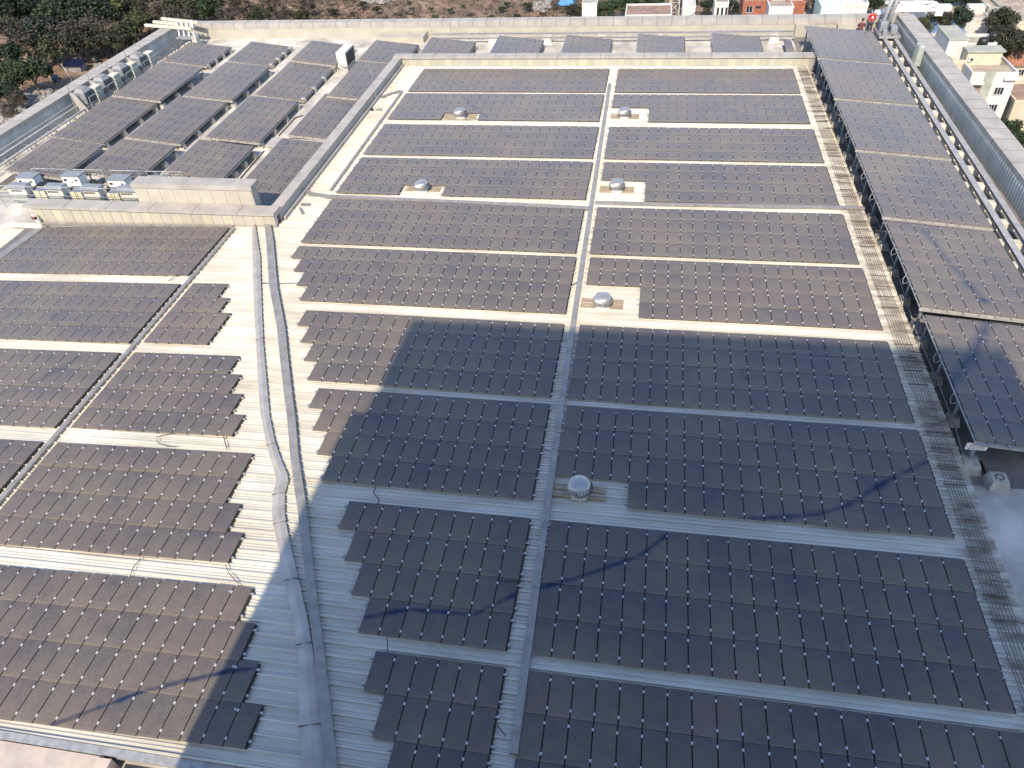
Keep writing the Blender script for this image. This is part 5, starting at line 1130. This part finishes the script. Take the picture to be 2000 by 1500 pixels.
# centre top
t, x0, x1, y = house('low white-walled building with a flat grey roof behind the back parapet', 1221, 29, 1312, -58, 16, 'white', 'brown', par=.7)
t, x0, x1, y = house('plain white box building right of the lattice mast', 1334, 11, 1359, -52, 14, 'white', 'white'); 
m = MB(); rd = random.Random(2)
for k in range(14): a = x0 + rd.uniform(1.5, 5.2); z_ = -57.5 + (a - x0) * .5 + rd.uniform(-.5, .5); m.box(a, a + .4, y - .05, y - .005, z_, z_ + .35)
m.build('stain', M['black'], t)
t, x0, x1, y = house('red brick house with white bands at the top edge', 1456, 22, 1500, -57, 16, 'brick', 'terrace')
m = MB(); m.box(x0 - .3, x1 + 14, y - .4, y - .02, -58.2, -57.4); m.build('band', HM['white'], t)
t, x0, x1, y = house('upper storey of the brick house with a cream cornice, touching the top edge', 1453, 1, 1506, -50, 14, 'brick', 'cream'); window(t, x0 + 1.3, -54.2, y, 2.3, 2.1, 2); m = MB(); m.box(x0 + 4.6, x0 + 6.6, y - .05, y + .01, -52.8, -52.0); m.build('window', M['glass'], t)
t, x0, x1, y = house('second brick wall with a cream top right of the pale tank building', 1538, 2, 1575, -50, 12, 'brick', 'cream')
t, x0, x1, y = house('weathered pale concrete building just behind the back parapet', 1503, 13, 1551, -50, 10, 'white', 'terrace', par=.4)
t, x0, x1, y = house('mint green house with a stepped white base at the top edge', 1605, 12, 1650, -48, 14, 'mint', 'mint', par=.3)
t, x0, x1, y = house('bright white terrace block behind the person in red', 1635, 6, 1698, -50, 8, 'white', 'white', par=1.2)
t, x0, x1, y = house('small white house among the trees left of the lattice mast', 1137, 6, 1166, -58, 8, 'white', 'grey', par=.4)
t, x0, x1, y = house('white balconied house half hidden by dark trees at the top edge', 1397, 4, 1424, -52, 10, 'white', 'terrace'); m = MB(); [m.box(x0 + 1 + k * 1.6, x0 + 1.8 + k * 1.6, y - .05, y + .01, -57, -54) for k in range(3)]; m.build('window', M['glass'], t)
for k, (u, v, lab) in enumerate(((1107, 6, 'bright blue tarpaulin shelter at the top edge'), (1144, 30, 'small bright blue tarpaulin peak behind the back parapet'))):
    P = atg(u, v); s_ = (4.2, 2.4)[k]; m = MB(); m.add([(P[0] - s_, P[1] - s_, P[2]), (P[0] + s_, P[1] - s_, P[2]), (P[0] + s_, P[1] + s_, P[2]), (P[0] - s_, P[1] + s_, P[2]), (P[0] + .3, P[1], P[2] + s_ * 1.5)], [(0, 1, 4), (1, 2, 4), (2, 3, 4), (3, 0, 4), (3, 2, 1, 0)])
    solo('blue_tarpaulin', m, HM['tarp'], lab, 'tarpaulin', tuple(P), 'blue tarpaulins')
# lattice mast
P = atg(1315, 40); H_ = 62; t = thing('lattice_mast', 'grey steel lattice communication mast rising through the top edge', 'mast', tuple(P))
lg_ = lambda a, b, f: (P[0] + a * (2.1 - f * .9), P[1] + b * (2.1 - f * .9), P[2] + f * H_)
for a in (-1, 1):
    for b in (-1, 1): m = MB(); m.bar(lg_(a, b, 0), lg_(a, b, 1), .3); m.build_each('leg', M['cream'], t)
m = MB(); n_ = 16
for k in range(n_):
    f0, f1 = k / n_, (k + 1) / n_
    for (a, b), (c, d) in (((-1, -1), (1, -1)), ((1, -1), (1, 1)), ((1, 1), (-1, 1)), ((-1, 1), (-1, -1))):
        m.bar(lg_(a, b, f0), lg_(c, d, f1), .16); m.bar(lg_(c, d, f0), lg_(a, b, f1), .16); m.bar(lg_(a, b, f1), lg_(c, d, f1), .14)
m.build('bracing', M['cream'], t)['kind'] = 'stuff'

# ------------------------------------------------------------ unique tree labels, metres
from collections import defaultdict
gr = defaultdict(list)
for o in bpy.data.objects:
    if o.parent is None and o.get('category') == 'tree': gr[o['label']].append(o)
for lb, os_ in gr.items():
    if len(os_) > 1:
        os_.sort(key=lambda o: math.atan2(o.location.x - CC[0], o.location.y - CC[1]))
        names = ['leftmost', 'rightmost'] if len(os_) == 2 else (['leftmost', 'middle', 'rightmost'] if len(os_) == 3 else ['leftmost'] + [ORD[i] + ' from left' for i in range(1, len(os_) - 1)] + ['rightmost'])
        for o, nm in zip(os_, names): o['label'] = lb + f', {nm}'
for me in list(bpy.data.meshes):
    if me.users: me.transform(Matrix.Scale(S, 4))
for o in bpy.data.objects:
    if o.type in ('MESH', 'EMPTY', 'CAMERA', 'LIGHT'): o.location = o.location * S
for o in bpy.data.objects:
    if o.type == 'EMPTY': o.empty_display_size = .3
